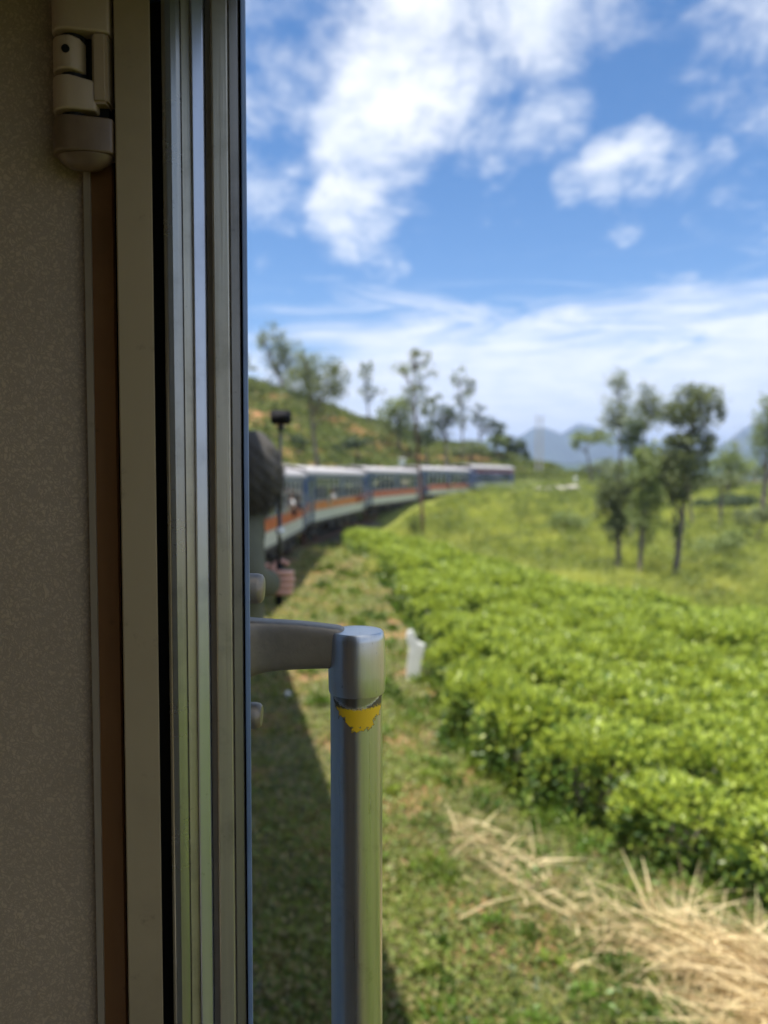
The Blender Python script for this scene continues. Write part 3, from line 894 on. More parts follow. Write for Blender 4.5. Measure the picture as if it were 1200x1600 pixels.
# grab handle: cast bracket, cap, polished bar with a patch of old yellow paint
BX, BY = (556.3 - 600) / F * .5, .5
ztop_bar = at(556, 1079, .5).z
def barf(g):
    v = oc(g)
    s = g.n('ShaderNodeSeparateXYZ'); g.t.links.new(v, s.inputs[0])
    n = g.noise(g.v('MULTIPLY', v, (1, 1, .012)), 800, 4, .6)
    b = g.noise(v, 60, 7, .7)
    ang = g.m('ARCTAN2', s.outputs[0], g.m('MULTIPLY', s.outputs[1], -1.0))     # 0 towards the camera, + right
    w = g.noise(v, 170, 7, .6); w2 = g.noise(v, 700, 4, .65)
    k = g.m('ABSOLUTE', g.m('SUBTRACT', ang, .22))
    # drip-shaped edge of the paint
    edge = g.m('SUBTRACT', .0205, g.m('MULTIPLY', g.m('POWER', k, 2.0), .0125))
    edge = g.m('ADD', edge, g.m('MULTIPLY', g.m('SUBTRACT', w, .5), .024))
    depth = g.m('MULTIPLY', s.outputs[2], -1.0)
    inside = g.smooth(g.m('SUBTRACT', edge, depth), 0.0, .0004)
    ed2 = g.smooth(g.m('ABSOLUTE', g.m('SUBTRACT', edge, depth)), .0007, .0002)
    # worn away right under the cap
    topw = g.m('SUBTRACT', .0068, g.m('MULTIPLY', g.m('POWER', g.m('ABSOLUTE', g.m('SUBTRACT', ang, .02)), 2.0), .0062))
    topw = g.m('ADD', topw, g.m('MULTIPLY', g.m('SUBTRACT', w2, .5), .006))
    inside = g.m('MULTIPLY', inside, g.smooth(g.m('SUBTRACT', depth, topw), 0, .0008))
    inside = g.m('MULTIPLY', inside, g.smooth(k, 1.35, 1.25))
    speck = g.smooth(g.m('ADD', g.noise(v, 900, 5, .7), g.smooth(depth, .015, .004)), 1.26, 1.42)
    steel = g.mix(n, (.52, .51, .47), (.66, .65, .61))
    steel = g.mix(g.m('MULTIPLY', g.smooth(b, .55, .7), .25), steel, (.28, .26, .21))
    paint = g.mix(w, (.90, .50, .006), (.93, .58, .010))
    paint = g.mix(speck, paint, (.10, .08, .04))
    steel = g.mix(g.m('MULTIPLY', g.smooth(g.m('SUBTRACT', topw, depth), .0, .002), .7), steel, (.20, .19, .165))  # shadow under the cap painted as darker bare steel, with some residue
    c = g.mix(inside, steel, paint)
    c = g.mix(g.m('MULTIPLY', g.m('MULTIPLY', ed2, .75), g.smooth(k, 1.3, 1.2)), c, (.10, .07, .03))
    p = g.n('ShaderNodeBsdfPrincipled')
    g.put(p.inputs['Base Color'], c)
    g.put(p.inputs['Metallic'], g.m('MULTIPLY', g.m('SUBTRACT', 1.0, inside), .95))
    g.put(p.inputs['Roughness'], g.m('ADD', g.m('ADD', g.m('MULTIPLY', n, .16), .22), g.m('MULTIPLY', inside, .22)))
    bm = g.n('ShaderNodeBump'); bm.inputs['Strength'].default_value = .35; bm.inputs['Distance'].default_value = .0005
    g.put(bm.inputs['Height'], g.m('ADD', inside, g.m('MULTIPLY', n, .15))); g.t.links.new(bm.outputs[0], p.inputs['Normal'])
    return p.outputs[0]
M['bar'] = mat('polished_bar_with_yellow_paint', barf)
# bracket: curved cast arm swept from the body to the cap
m = MB(); b = m.b
stations = [(350, 962, 1072, .016), (388, 965, 1060, .0135), (402, 966, 1052, .0115), (425, 967.5, 1047, .0105), (460, 969, 1045, .0100), (490, 972, 1043.5, .0098), (520, 976, 1043, .0098), (545, 978, 1043, .0098)]
rings = []
for px, yt, yb, hw in stations:
    c0 = at(px, (yt + yb) / 2, .5); hz = (yb - yt) / 2 * .5 / F
    ring = []
    for k in range(20):
        t = 2 * math.pi * k / 20
        cx, cz = math.cos(t), math.sin(t)
        sx = math.copysign(abs(cx) ** .45, cx) * hw; sz = math.copysign(abs(cz) ** .45, cz) * hz
        ring.append(b.verts.new((c0.x, c0.y + sx, c0.z + sz)))
    rings.append(ring)
for q, w in zip(rings, rings[1:]):
    for k in range(20): b.faces.new((q[k], q[(k + 1) % 20], w[(k + 1) % 20], w[k]))
b.faces.new(rings[0]); b.faces.new(rings[-1][::-1])
grab = m.obj('grab_handle', M['steel_cast'], None, smooth=True)
md = grab.modifiers.new('subsurf', 'SUBSURF'); md.levels = md.render_levels = 2
under_car0(grab)
zc0, zc1 = at(557, 1080, .5).z, at(557, 985, .5).z
hc_ = zc1 - zc0
rc = .0188
bar_o = MB().lathe([(.0168, -1.25), (.0171, -1.248), (.0171, .004)], (0, 0, 0), 64).obj('bar', M['bar'], grab, auto=True)
bar_o.location = (BX, BY, zc0)
cap = MB().lathe([(.0168, .0035), (.0172, .0003), (.0181, 0), (.0185, .0012), (rc, hc_ * .33), (rc - .0001, hc_ * .6), (rc - .0005, hc_ * .88), (rc - .0012, hc_ * .975), (rc - .0022, hc_), (rc * .6, hc_ + .0006), (.0001, hc_ + .0008)], (0, 0, 0), 72).obj('cap', M['chrome'], grab, auto=True)
cap.location = (BX + .0004, BY, zc0)
# stub ends of the handle fixing, above and below the bracket
for (py0, py1, pxr) in ((890, 938, 411), (1087, 1129, 408)):
    a, b_ = at(360, (py0 + py1) / 2, .515), at(pxr, (py0 + py1) / 2, .5)
    rr = (py1 - py0) / 2 * .5 / F
    ln = b_.x - a.x
    o = MB().lathe([(rr * .9, 0), (rr, .002), (rr, ln - .004), (rr * .93, ln - .0015), (rr * .75, ln), (.0002, ln + .0004)], (0, 0, 0), 28, 'x').obj('fixing_stud', M['steel_cast'], grab, auto=True)
    o.location = (a.x, .503, a.z)
    o.rotation_euler = (0, R(2), 0)
# vestibule shell: ceiling, back partition, far door leaf, header
def plan_box(name, u0, u1, w0, w1, z0, z1, matn):
    """box in carriage coordinates: u along, w inwards from the outer skin"""
    return MB().box(u0, u1, w0, w1, z0, z1).obj(name, M[matn], car0)
plan_box('ceiling', 3.2, 6.3, .07, WID - .07, ZW + .03, ZW + .06, 'ceiling')
plan_box('partition', 3.2, 3.23, .065, WID - .07, 1.2, ZW + .03, 'laminate')
plan_box('far_partition', 3.3, 4.0, WID - .1, WID - .07, 1.2, ZW + .03, 'laminate')

# ------------------------------------------------------------------ people
def skin_mesh(name, verts, edges, rads, matn, root=0, sub=2):
    me = bpy.data.meshes.new(name); me.from_pydata([tuple(v) for v in verts], edges, [])
    o = link(name, me, None)
    o.modifiers.new('skin', 'SKIN')
    for i, r in enumerate(rads):
        sv = me.skin_vertices[0].data[i]
        sv.radius = r if hasattr(r, '__len__') else (r, r); sv.use_root = (i == root)
    o.modifiers[0].use_smooth_shade = True
    s = o.modifiers.new('sub', 'SUBSURF'); s.levels = s.render_levels = sub
    dg = bpy.context.evaluated_depsgraph_get(); dg.update()
    me2 = bpy.data.meshes.new_from_object(o.evaluated_get(dg))
    me2.name = name
    bpy.data.objects.remove(o)
    me2.materials.clear(); me2.materials.append(M[matn])
    me2.polygons.foreach_set('use_smooth', [True] * len(me2.polygons))
    return me2

def merge(meshes, name):
    bm_ = bmesh.new()
    for x in meshes: bm_.from_mesh(x)
    me = bpy.data.meshes.new(name); bm_.to_mesh(me); bm_.free()
    me.materials.append(meshes[0].materials[0])
    me.polygons.foreach_set('use_smooth', [True] * len(me.polygons))
    return me

PD = 2.3
def pp(px, py, d=PD): return at(px, py, d)
FLOOR0 = CZ0 + 1.2
def tourist():
    head = pp(388, 740); neck = pp(384, 800, 2.32); chest = pp(366, 875, 2.36); waist = pp(348, 985, 2.42); pelvis = pp(338, 1050, 2.45)
    shR, shL = pp(378, 836, 2.24), pp(340, 838, 2.5)
    elR, wrR = pp(392, 908, 2.17), pp(430, 913, 2.27)
    elL, wrL = pp(362, 905, 2.62), pp(383, 905, 2.42)
    hipR, hipL = pelvis + Vector((.02, -.10, -.04)), pelvis + Vector((-.02, .10, -.04))
    knR, knL = Vector((pelvis.x - .05, 2.36, FLOOR0 + .50)), Vector((pelvis.x - .12, 2.62, FLOOR0 + .50))
    anR, anL = Vector((pelvis.x - .12, 2.30, FLOOR0 + .09)), Vector((pelvis.x - .2, 2.6, FLOOR0 + .09))
    toR, toL = anR + Vector((.05, .2, -.05)), anL + Vector((.05, .2, -.05))
    hdR = pp(441, 910, 2.28)
    root = empty('person', (pelvis.x - .15, 2.45, FLOOR0))
    tag(root, 'dark haired person in olive jacket leaning out of the train and gripping a selfie stick', 'person')
    T = Matrix.Translation(root.location).inverted()
    def child(name, me, pr=root):
        o = link(name, me, None, pr); me.transform(T); return o
    hb = head + Vector((0, 0, -.01))
    V_ = [pelvis, waist, chest, neck, hb + Vector((0, 0, -.075)), hb, hb + Vector((0, 0, .07)),
          shR, elR, wrR, hdR + Vector((-.02, 0, 0)), shL, elL, wrL, wrL + Vector((.07, -.01, 0)),
          hipR, knR, anR, toR, hipL, knL, anL, toL, hb + Vector((.01, .115, -.02))]
    Ed = [(0, 1), (1, 2), (2, 3), (3, 4), (4, 5), (5, 6), (2, 7), (7, 8), (8, 9), (9, 10), (2, 11), (11, 12), (12, 13), (13, 14),
          (0, 15), (15, 16), (16, 17), (17, 18), (0, 19), (19, 20), (20, 21), (21, 22), (5, 23)]
    Rd = [.13, .115, .13, .052, .07, (.082, .098), .075, .05, .038, .027, (.03, .02), .05, .038, .026, (.03, .02),
          .08, .055, .04, .03, .08, .055, .04, .03, .014]
    body = skin_mesh('body', V_, Ed, Rd, 'skin')
    # five fingers curled round the stick, thumb from the side of the palm
    stickc = pp(437, 905, 2.29)
    ms = [body]
    for i in range(4):
        z = hdR.z + .030 - i * .0185; ln = (1.0, 1.08, 1.02, .85)[i]
        b0 = Vector((hdR.x - .028, 2.262, z)); 
        pts_ = [b0, Vector((hdR.x + .012 * ln, 2.262, z - .002)), Vector((hdR.x + .030 * ln, 2.290, z - .004)), Vector((hdR.x + .010, 2.315, z - .005)), Vector((hdR.x - .012, 2.312, z - .004))]
        ms.append(skin_mesh('finger', pts_, [(0, 1), (1, 2), (2, 3), (3, 4)], [.0118, .0112, .0106, .0098, .0085], 'skin', sub=1))
    tb = Vector((hdR.x - .035, 2.275, hdR.z + .028))
    ms.append(skin_mesh('finger', [tb, tb + Vector((.015, .025, .028)), tb + Vector((.035, .038, .030)), tb + Vector((.052, .03, .022))], [(0, 1), (1, 2), (2, 3)], [.014, .0125, .011, .009], 'skin', sub=1))
    for i in range(4):          # other hand resting on the door rail
        z = wrL.z + .028 - i * .019; q = wrL + Vector((.065, -.01, 0))
        ms.append(skin_mesh('finger', [Vector((q.x - .02, q.y, z)), Vector((q.x + .02, q.y, z)), Vector((q.x + .04, q.y + .02, z - .006)), Vector((q.x + .03, q.y + .04, z - .01))], [(0, 1), (1, 2), (2, 3)], [.0115, .0105, .0095, .008], 'skin', sub=1))
    q = wrL + Vector((.03, 0, .02))
    ms.append(skin_mesh('finger', [q, q + Vector((.02, .02, .02)), q + Vector((.045, .025, .022))], [(0, 1), (1, 2)], [.013, .012, .0095], 'skin', sub=1))
    for s in (-1, 1):           # ears
        e = hb + Vector((s * .083, .01, -.01))
        ms.append(skin_mesh('ear', [e + Vector((0, 0, -.02)), e + Vector((s * .012, -.006, .002)), e + Vector((s * .006, 0, .024))], [(0, 1), (1, 2)], [.009, .014, .011], 'skin', sub=1))
    child('body', merge(ms, 'body'))
    for s in (-1, 1):
        m_ = MB(); m_.lathe([(.0002, -.012), (.009, -.008), (.012, 0), (.009, .008), (.0002, .012)], hb + Vector((s * .032, .088, .005)), 12)
        child('eye', (m_.mesh('eye'))).data.materials.append(M['white'])
    # jacket follows torso and both arms, ends at the wrists
    Vj = [waist + Vector((0, 0, -.09)), waist, chest, chest.lerp(neck, .62), shR, shR.lerp(elR, .5), elR, elR.lerp(wrR, .6), wrR + Vector((-.004, 0, 0)), shL, elL, elL.lerp(wrL, .85)]
    j = skin_mesh('jacket', Vj, [(0, 1), (1, 2), (2, 3), (2, 4), (4, 5), (5, 6), (6, 7), (7, 8), (2, 9), (9, 10), (10, 11)],
                  [.155, .145, .150, .075, .066, .056, .052, .046, .040, .07, .054, .04], 'jacket')
    child('jacket', j)
    t = skin_mesh('trousers', [pelvis + Vector((0, 0, .08)), pelvis, hipR, knR, anR + Vector((0, 0, .05)), hipL, knL, anL + Vector((0, 0, .05))],
                  [(0, 1), (1, 2), (2, 3), (3, 4), (1, 5), (5, 6), (6, 7)], [.14, .15, .10, .075, .06, .10, .075, .06], 'trousers')
    child('trousers', t)
    # hair: a full cap over the skull, open at the face
    bm_ = bmesh.new()
    bmesh.ops.create_icosphere(bm_, subdivisions=5, radius=1)
    for v in bm_.verts:
        p = v.co.copy()
        f_ = 1 + .035 * math.sin(p.x * 9 + p.z * 4) * math.sin(p.y * 8 + 1) + .02 * math.sin(p.z * 23 + p.x * 17) + .015 * math.sin(p.x * 41 + p.y * 37)
        face = max(0, p.y - .45) * max(0, min(1, .62 - p.z))
        f_ -= face * .9
        sx, sy, sz = .104, .120, .136
        if p.z < -.2: sx *= 1 - .30 * (-p.z - .2); sy *= 1 - .2 * (-p.z - .2)
        v.co = Vector((p.x * sx * f_, p.y * sy * f_ - .012, p.z * sz * f_ + .002)) + hb
    me = bpy.data.meshes.new('hair'); bm_.to_mesh(me); bm_.free(); me.materials.append(M['hair'])
    me.polygons.foreach_set('use_smooth', [True] * len(me.polygons))
    child('hair', me)
    # loose strands
    n = 5200
    d = unit(rng.normal(size=(n, 3))); d = d[(d[:, 1] < .55) | (d[:, 2] > .5)]
    P_ = np.array(hb) + d * [.098, .116, .126] + [0, -.012, .002]
    V2, F2, t2, f2 = blades(P_, d + rng.normal(size=d.shape) * .5 + [0, 0, -.9], rng.uniform(.010, .024, len(d)), .0018, .5, 2)
    me = fast_mesh('hair_strands', V2, F2, t2); me.materials.append(M['hair'])
    child('hair_strands', me)
    # the stick, held upright in the fist
    top, bot = pp(438.5, 672, 2.29), pp(436, 945, 2.29)
    st_ = empty('selfie_stick', bot)
    tag(st_, 'black selfie stick held upright with a small dark camera on its top', 'selfie stick')
    T2 = Matrix.Translation(bot).inverted()
    def ch(mb, name, mt, pr=None):
        me = mb.mesh(name); me.transform(T2); return link(name, me, M[mt], pr or st_, True)
    ch(MB().tube([bot, pp(436.3, 880, 2.29)], .0105, 12), 'grip', 'black_plastic')
    ch(MB().tube([pp(436.3, 880, 2.29), pp(437, 800, 2.29)], .0062, 10), 'pole', 'stick')
    ch(MB().tube([pp(437, 800, 2.29), pp(438.5, 668, 2.29)], .0046, 10), 'pole', 'stick')
    c0 = pp(438, 831, 2.27)
    ch(MB().lathe([(.002, -.014), (.011, -.010), (.0145, 0), (.011, .010), (.002, .014)], c0, 14), 'remote_button', 'white')
    c1 = pp(439, 653, 2.29)
    cm = ch(MB().box(c1.x - .030, c1.x + .030, c1.y - .016, c1.y + .016, c1.z - .019, c1.z + .023, .005), 'camera_body', 'black_plastic')
    ch(MB().lathe([(.012, -.017), (.012, -.026), (.0001, -.027)], (c1.x + .012, c1.y, c1.z + .004), 14, 'y'), 'lens', 'black_plastic', cm)
    ch(MB().box(c1.x - .010, c1.x + .010, c1.y - .008, c1.y + .008, c1.z - .037, c1.z - .0195, .003), 'mount', 'stick')
tourist()

def passenger(px, py, d, shirt, skinm, label, lean=.35, armdown=True):
    """a traveller at a carriage window, head and chest out of it"""
    hb = at(px, py, d)
    # lean back towards the carriage on the left of the line of sight
    b0 = hb + Vector((-lean, .25, -.75))
    root = empty('person', b0 + Vector((-.2, 0, -.5)))
    tag(root, label, 'person', 'passengers leaning out of the carriages ahead')
    T = Matrix.Translation(root.location).inverted()
    neck = hb + Vector((-.04, .02, -.16)); chest = hb + Vector((-.06, .02, -.36)); 
    shR, shL = chest + Vector((.08, -.17, .12)), chest + Vector((-.02, .18, .12))
    elR = shR + Vector((.12, -.03, -.24)); wrR = elR + Vector((.06, .16, -.10 if armdown else .2))
    elL = shL + Vector((.10, .08, -.22)); wrL = elL + Vector((.08, -.1, -.08))
    legs = [b0 + Vector((-.1, -.1, -.4)), b0 + Vector((-.12, -.1, -.72)), b0 + Vector((-.1, .12, -.4)), b0 + Vector((-.12, .12, -.72))]
    V_ = [b0, chest, neck, hb, hb + Vector((0, 0, .06)), shR, elR, wrR, wrR + Vector((.05, .05, -.02)), shL, elL, wrL, wrL + Vector((.05, -.03, -.02))] + legs
    Ed = [(0, 1), (1, 2), (2, 3), (3, 4), (1, 5), (5, 6), (6, 7), (7, 8), (1, 9), (9, 10), (10, 11), (11, 12), (0, 13), (13, 14), (0, 15), (15, 16)]
    me = skin_mesh('body', V_, Ed, [.13, .13, .05, .085, .07, .05, .04, .03, .03, .05, .04, .03, .03, .08, .06, .08, .06], skinm, sub=1)
    me.transform(T); link('body', me, None, root)
    me = skin_mesh('shirt', [b0, chest, chest.lerp(neck, .5), shR, shR.lerp(elR, .8), shL, shL.lerp(elL, .8)], [(0, 1), (1, 2), (1, 3), (3, 4), (1, 5), (5, 6)], [.15, .155, .09, .075, .06, .075, .06], shirt, sub=1)
    me.transform(T); link('shirt', me, None, root)
    m_ = MB(); m_.lathe([(.085, -.03), (.105, .02), (.10, .07), (.07, .11), (.002, .13)], hb + Vector((0, -.012, 0)), 12)
    me = m_.mesh('hair'); me.transform(T); link('hair', me, M['hair'], root, True)

def on_side(k, x, out=.0):
    c, st, hd, L, z = cars[k]
    p = st + hv(hd) * x + Vector((math.cos(hd), -math.sin(hd))) * out
    return p
def px_on(k, px):
    for i in range(0, 1700):
        p = on_side(k, i * .01, .22)
        if abs(600 + F * p.x / p.y - px) < 1.5: return p.y
    return on_side(k, 8).y
for px, py, k, sh, sk, lb in ((456, 772, 0, 'shirt_white', 'skin', 'person in a white top leaning out of the nearest blue carriage ahead'),
                              (467, 777, 0, 'trousers', 'skin_dark', 'person in dark clothes leaning out just beyond the one in white'),
                              (520, 766, 1, 'shirt_white', 'skin', 'pale clothed person at a window of the carriage with the orange stripe, near its middle'),
                              (565, 767, 1, 'shirt_pink', 'skin_dark', 'person in a pink shirt leaning out at the far end of the orange striped carriage'),
                              (669, 760, 3, 'shirt_blue', 'skin_dark', 'person in light blue leaning out just right of the slender reddish trunk'),
                              (705, 753, 3, 'shirt_tan', 'skin_dark', 'person in tan leaning out from the middle of the far blue carriage')):
    passenger(px, py, px_on(k, px), sh, sk, lb)

# ------------------------------------------------------------------ trees
def lp(px, d): return (px - 600) / F * d
def crown(clusters, d, base, leaf_px=3.9, gap=.42):
    """clusters = (px, py, rx_px, rz_px, leaves); returns leaf arrays in coordinates relative to base"""
    parts = []; s = d / F
    for px, py, rx, rz, n in clusters:
        c = np.array(at(px, py, d)) - np.array(base)
        ns = max(6, n // 18)
        sub = unit(rng.normal(size=(ns, 3))) * (rng.random((ns, 1)) ** .42) * [rx * s, rx * s * .9, rz * s]
        w = rng.integers(0, ns, n)
        P_ = c + sub[w] + rng.normal(size=(n, 3)) * np.array([rx, rx, rz]) * s * (.10 + .12 * gap)
        dr = rng.normal(size=(n, 3)) + sub[w] / (rx * s) * .8 + [0, 0, .25]
        Lf = leaf_px * s * rng.uniform(.7, 1.4, n)
        tint = np.clip(.5 + .35 * rng.normal(size=ns)[w] + .15 * rng.normal(size=n), 0, 1)
        fl = np.clip(rng.random(n) * 1.6 - 1.1, 0, 1)
        parts.append(leaves(P_, dr, Lf, Lf * .62, .15, tint, fl))
    return join(parts)

def tree(label, px, d, clusters, r0_px=4, matn='grevillea', bark='bark', lean=0, leaf_px=3.9, limbs=True, name='tree', group=None, top=None, cat='tree', gap=.42, sway=3.0):
    x, y = lp(px, d), d
    base = Vector((x, y, h1(x, y) - .05))
    root = empty(name, base); tag(root, label, cat, group)
    s = d / F
    tops = [Vector(at(c[0], c[1], d)) - base for c in clusters]
    hi = max(tops, key=lambda t: t.z)
    tp = (Vector(at(top[0], top[1], d)) - base) if top else hi + Vector((0, 0, .3 * s))
    m = MB()
    n = 9; line = []
    for i in range(n + 1):
        t = i / n
        line.append(Vector((tp.x * t + math.sin(t * 5 + px) * sway * s * t * (1 - t) * 2, math.cos(t * 4 + px) * sway * s * t * .5, tp.z * t)))
    r0 = r0_px * s
    m.tube(line, [r0 * (1.25 if i == 0 else 1) * (1 - .8 * i / n) for i in range(n + 1)], 7)
    if limbs:
        for c, t in zip(clusters, tops):
            for q in range(3):
                e = t + Vector((random.uniform(-1, 1) * c[2] * .75, random.uniform(-1, 1) * c[2] * .6, random.uniform(-.5, .8) * c[3])) * s
                f_ = max(.15, min(.9, (e.z - (.35 + .4 * random.random()) * c[3] * 1.6 * s) / max(tp.z, .01)))
                a = line[min(n - 1, int(f_ * n))]
                if (e - a).length < .05: continue
                mid = a.lerp(e, .55) + Vector((0, 0, .12 * (e - a).length))
                m.tube([a, mid, e], [r0 * .30, r0 * .2, r0 * .07], 4)
    m.obj('trunk', M[bark], root, smooth=True)
    V2, F2, t2, f2 = crown(clusters, d, base, leaf_px, gap)
    link('crown', fast_mesh('crown', V2, F2, t2, f2), M[matn], root)
    return root

T_ = tree
T_('tall wispy tree with a round open crown, leftmost on the hill ridge', 447, 112, [(428, 545, 24, 38, 800), (450, 560, 26, 34, 780), (412, 530, 14, 22, 160), (470, 580, 22, 30, 300), (438, 585, 24, 24, 220)], 2.6, bark='bark_red', gap=.8)
T_('sliver of a bushy tree crown at the door edge, above the hill', 372, 105, [(378, 572, 22, 18, 260), (366, 560, 22, 20, 220)], 2.5)
T_('broad round grey green tree rising right behind the carriage roofs', 499, 74, [(497, 590, 40, 34, 1900), (468, 600, 28, 30, 900), (525, 600, 20, 32, 900), (498, 625, 34, 20, 420), (480, 565, 24, 20, 220), (510, 650, 18, 10, 120)], 4.2, gap=.7)
T_('slim sparse tree on the crest between the broad round and the spindly tree', 577, 118, [(575, 588, 15, 18, 240), (580, 610, 17, 14, 200), (568, 575, 9, 9, 60)], 1.7, gap=.9)
T_('tall spindly tree with a bare reddish trunk standing in front of the train', 661, 46, [(645, 552, 12, 12, 150), (632, 575, 20, 13, 220), (662, 580, 18, 16, 220), (645, 605, 26, 14, 260), (650, 635, 24, 20, 300), (655, 665, 18, 20, 220), (655, 690, 12, 14, 100), (665, 560, 12, 8, 50)], 3.0, bark='bark_red', leaf_px=4.2, gap=1.0, top=(645, 545), sway=5)
T_('bushy pale green tree on the hill just left of the spindly tree', 622, 108, [(622, 640, 24, 22, 1100), (606, 655, 20, 22, 700), (635, 665, 18, 24, 600)], 3, 'grev_pale')
T_('dark umbrella shaped tree right of the spindly tree', 697, 100, [(694, 648, 22, 14, 480), (680, 660, 14, 10, 180), (708, 655, 14, 16, 240), (694, 675, 14, 14, 160)], 3.2, 'darktree', gap=.6)
T_('thin tall tree with small tufts above the dark umbrella tree', 722, 116, [(718, 592, 14, 16, 220), (736, 605, 10, 14, 140), (722, 620, 17, 14, 200), (727, 650, 14, 18, 160)], 2.1, gap=.9)
T_('small dark tree on the slope to the right of the thin tufted tree', 752, 120, [(745, 640, 12, 10, 110), (757, 662, 18, 14, 300), (770, 668, 18, 12, 260)], 2.3, 'darktree', gap=.7)
T_('rounded dark bushy tree at the right foot of the hill, above the lead car', 803, 128, [(803, 697, 17, 14, 620), (788, 690, 14, 12, 300), (812, 706, 12, 14, 300), (775, 680, 14, 9, 200)], 3, 'darktree')
T_('dark bushy tree on the hillside between the umbrella tree and the crest', 668, 104, [(668, 682, 20, 14, 600), (655, 690, 16, 10, 300)], 2.6, 'darktree')
T_('broad olive green bush just above the carriage roofs, right of the spindly tree', 735, 108, [(735, 700, 24, 11, 700), (715, 706, 16, 8, 300)], 2.6, 'grevillea')
T_('pale green bush crowning the slope above the far blue carriage', 776, 122, [(776, 690, 18, 9, 500)], 2.2, 'grev_pale')
T_('dark shrub low on the hillside right of the broad round tree', 560, 88, [(560, 692, 22, 9, 600), (540, 697, 16, 7, 300)], 2.2, 'darktree')
T_('small dark shrub low on the hillside left of the broad round tree', 462, 84, [(462, 690, 18, 8, 500)], 2.2, 'darktree')
T_('small olive tree at the crest behind the dark umbrella tree', 672, 122, [(672, 640, 13, 14, 300), (680, 622, 9, 10, 120)], 2, 'grevillea')
G_R = 'pollarded trees standing in the yellow green meadow'
T_('pollarded tree with dark dense lower crown, leftmost of the three meadow trees', 967, 38, [(960, 790, 29, 38, 1900), (974, 758, 27, 30, 1300), (962, 825, 18, 22, 600), (946, 770, 18, 26, 600), (968, 885, 9, 26, 90)], 5.0, 'grevillea', leaf_px=4.9, top=(966, 745), group=G_R)
T_('paler slender pollarded tree, middle one of the three meadow trees', 1000, 36, [(1006, 735, 26, 32, 1500), (1018, 775, 22, 30, 1300), (998, 800, 20, 30, 900), (1008, 835, 14, 22, 260), (1010, 705, 20, 16, 260)], 4.0, 'grev_pale', leaf_px=4.9, top=(1008, 705), group=G_R)
T_('tall forked tree with dense lower crown and airy top, rightmost of three meadow trees', 1056, 37, [(1050, 745, 31, 38, 2200), (1062, 715, 30, 22, 1000), (1095, 740, 17, 28, 600), (1033, 735, 17, 30, 600), (1058, 775, 18, 16, 400), (1055, 830, 7, 34, 160),
   (1063, 690, 30, 12, 420), (1107, 694, 18, 20, 620), (1050, 690, 18, 14, 320), (1082, 685, 18, 12, 240),
   (1065, 640, 28, 24, 800), (1102, 632, 28, 26, 900), (1048, 650, 20, 18, 360), (1085, 612, 26, 14, 420), (1120, 645, 12, 20, 260), (1085, 660, 32, 14, 400)], 5.2, 'grevillea', leaf_px=4.9, top=(1085, 625), group=G_R, gap=.7)
T_('very airy tall tree with fine twigs standing behind the leftmost meadow tree', 972, 60, [(966, 598, 17, 20, 480), (958, 632, 24, 24, 620), (975, 655, 26, 24, 600), (950, 662, 18, 16, 260)], 2.6, 'grevillea', leaf_px=3.8, gap=1.0)
T_('airy round crowned tree behind the middle meadow tree', 1005, 58, [(1008, 625, 24, 24, 800), (1000, 655, 30, 26, 900), (1024, 645, 16, 20, 360)], 2.6, 'grevillea', leaf_px=3.8, gap=.9)
T_('dark compact clump topped tree between the two airy crowns', 988, 50, [(988, 672, 20, 16, 900), (990, 698, 18, 18, 800), (975, 690, 10, 12, 200)], 2.6, 'darktree', leaf_px=3.6)
T_('flat topped umbrella tree on the far meadow, left of the meadow trees', 924, 105, [(915, 682, 28, 9, 520), (940, 684, 22, 10, 380), (898, 695, 12, 9, 150)], 2.2, 'grev_pale', gap=.6)
T_('low spreading dark tree behind the right fork, with a pale straight trunk', 1128, 62, [(1128, 748, 30, 12, 620), (1110, 755, 20, 10, 260), (1152, 752, 20, 12, 300)], 3.2, 'grevillea', gap=.6)
T_('pale straight trunked tree just right of the tall forked tree', 1084, 64, [(1088, 755, 22, 14, 320), (1075, 742, 14, 12, 160)], 3.2, 'grevillea', gap=.6)
T_('leafy tree cut by the right edge of the picture', 1192, 70, [(1190, 660, 18, 28, 620), (1205, 640, 24, 26, 500), (1185, 700, 18, 26, 480), (1215, 690, 30, 40, 700)], 4.5, 'grev_pale', gap=.7)
T_('thin almost leafless tree left of the leafy tree at the right edge', 1154, 95, [(1150, 685, 18, 20, 110), (1160, 700, 14, 22, 90)], 1.4, leaf_px=2, gap=1)
T_('round bush like tree at the far edge of the meadow, right of the tree trunks', 1170, 110, [(1165, 735, 26, 12, 500), (1195, 738, 22, 14, 400)], 2.5, 'grevillea')
T_('low green tree far beyond the white post on the meadow', 960, 118, [(955, 728, 30, 12, 700), (925, 733, 18, 9, 300)], 2.5, 'grevillea')
T_('tiny dark tree left of the twin pale poles', 822, 150, [(822, 716, 9, 12, 200)], 1.8, 'darktree')
T_('pale feathery tree behind the pale trunks, between the forked tree and the edge tree', 1140, 84, [(1138, 715, 24, 22, 700), (1158, 725, 22, 18, 500), (1122, 728, 18, 14, 300)], 2.4, 'grev_pale')
T_('dark low tree closing the view at the foot of the mountains, left of the fork', 1030, 100, [(1030, 722, 24, 14, 600), (1048, 728, 20, 10, 300)], 2.2, 'grevillea')
T_('shaggy olive bush in the meadow right of the forked tree', 1120, 44, [(1120, 850, 34, 16, 1000), (1145, 842, 24, 14, 600)], 2.5, 'grev_pale', cat='bush', limbs=False, name='bush', leaf_px=4)
T_('pale green bush on the bank left of the three meadow trees', 880, 52, [(880, 812, 30, 12, 900), (905, 818, 20, 10, 400)], 2.5, 'grev_pale', cat='bush', limbs=False, name='bush', leaf_px=4)
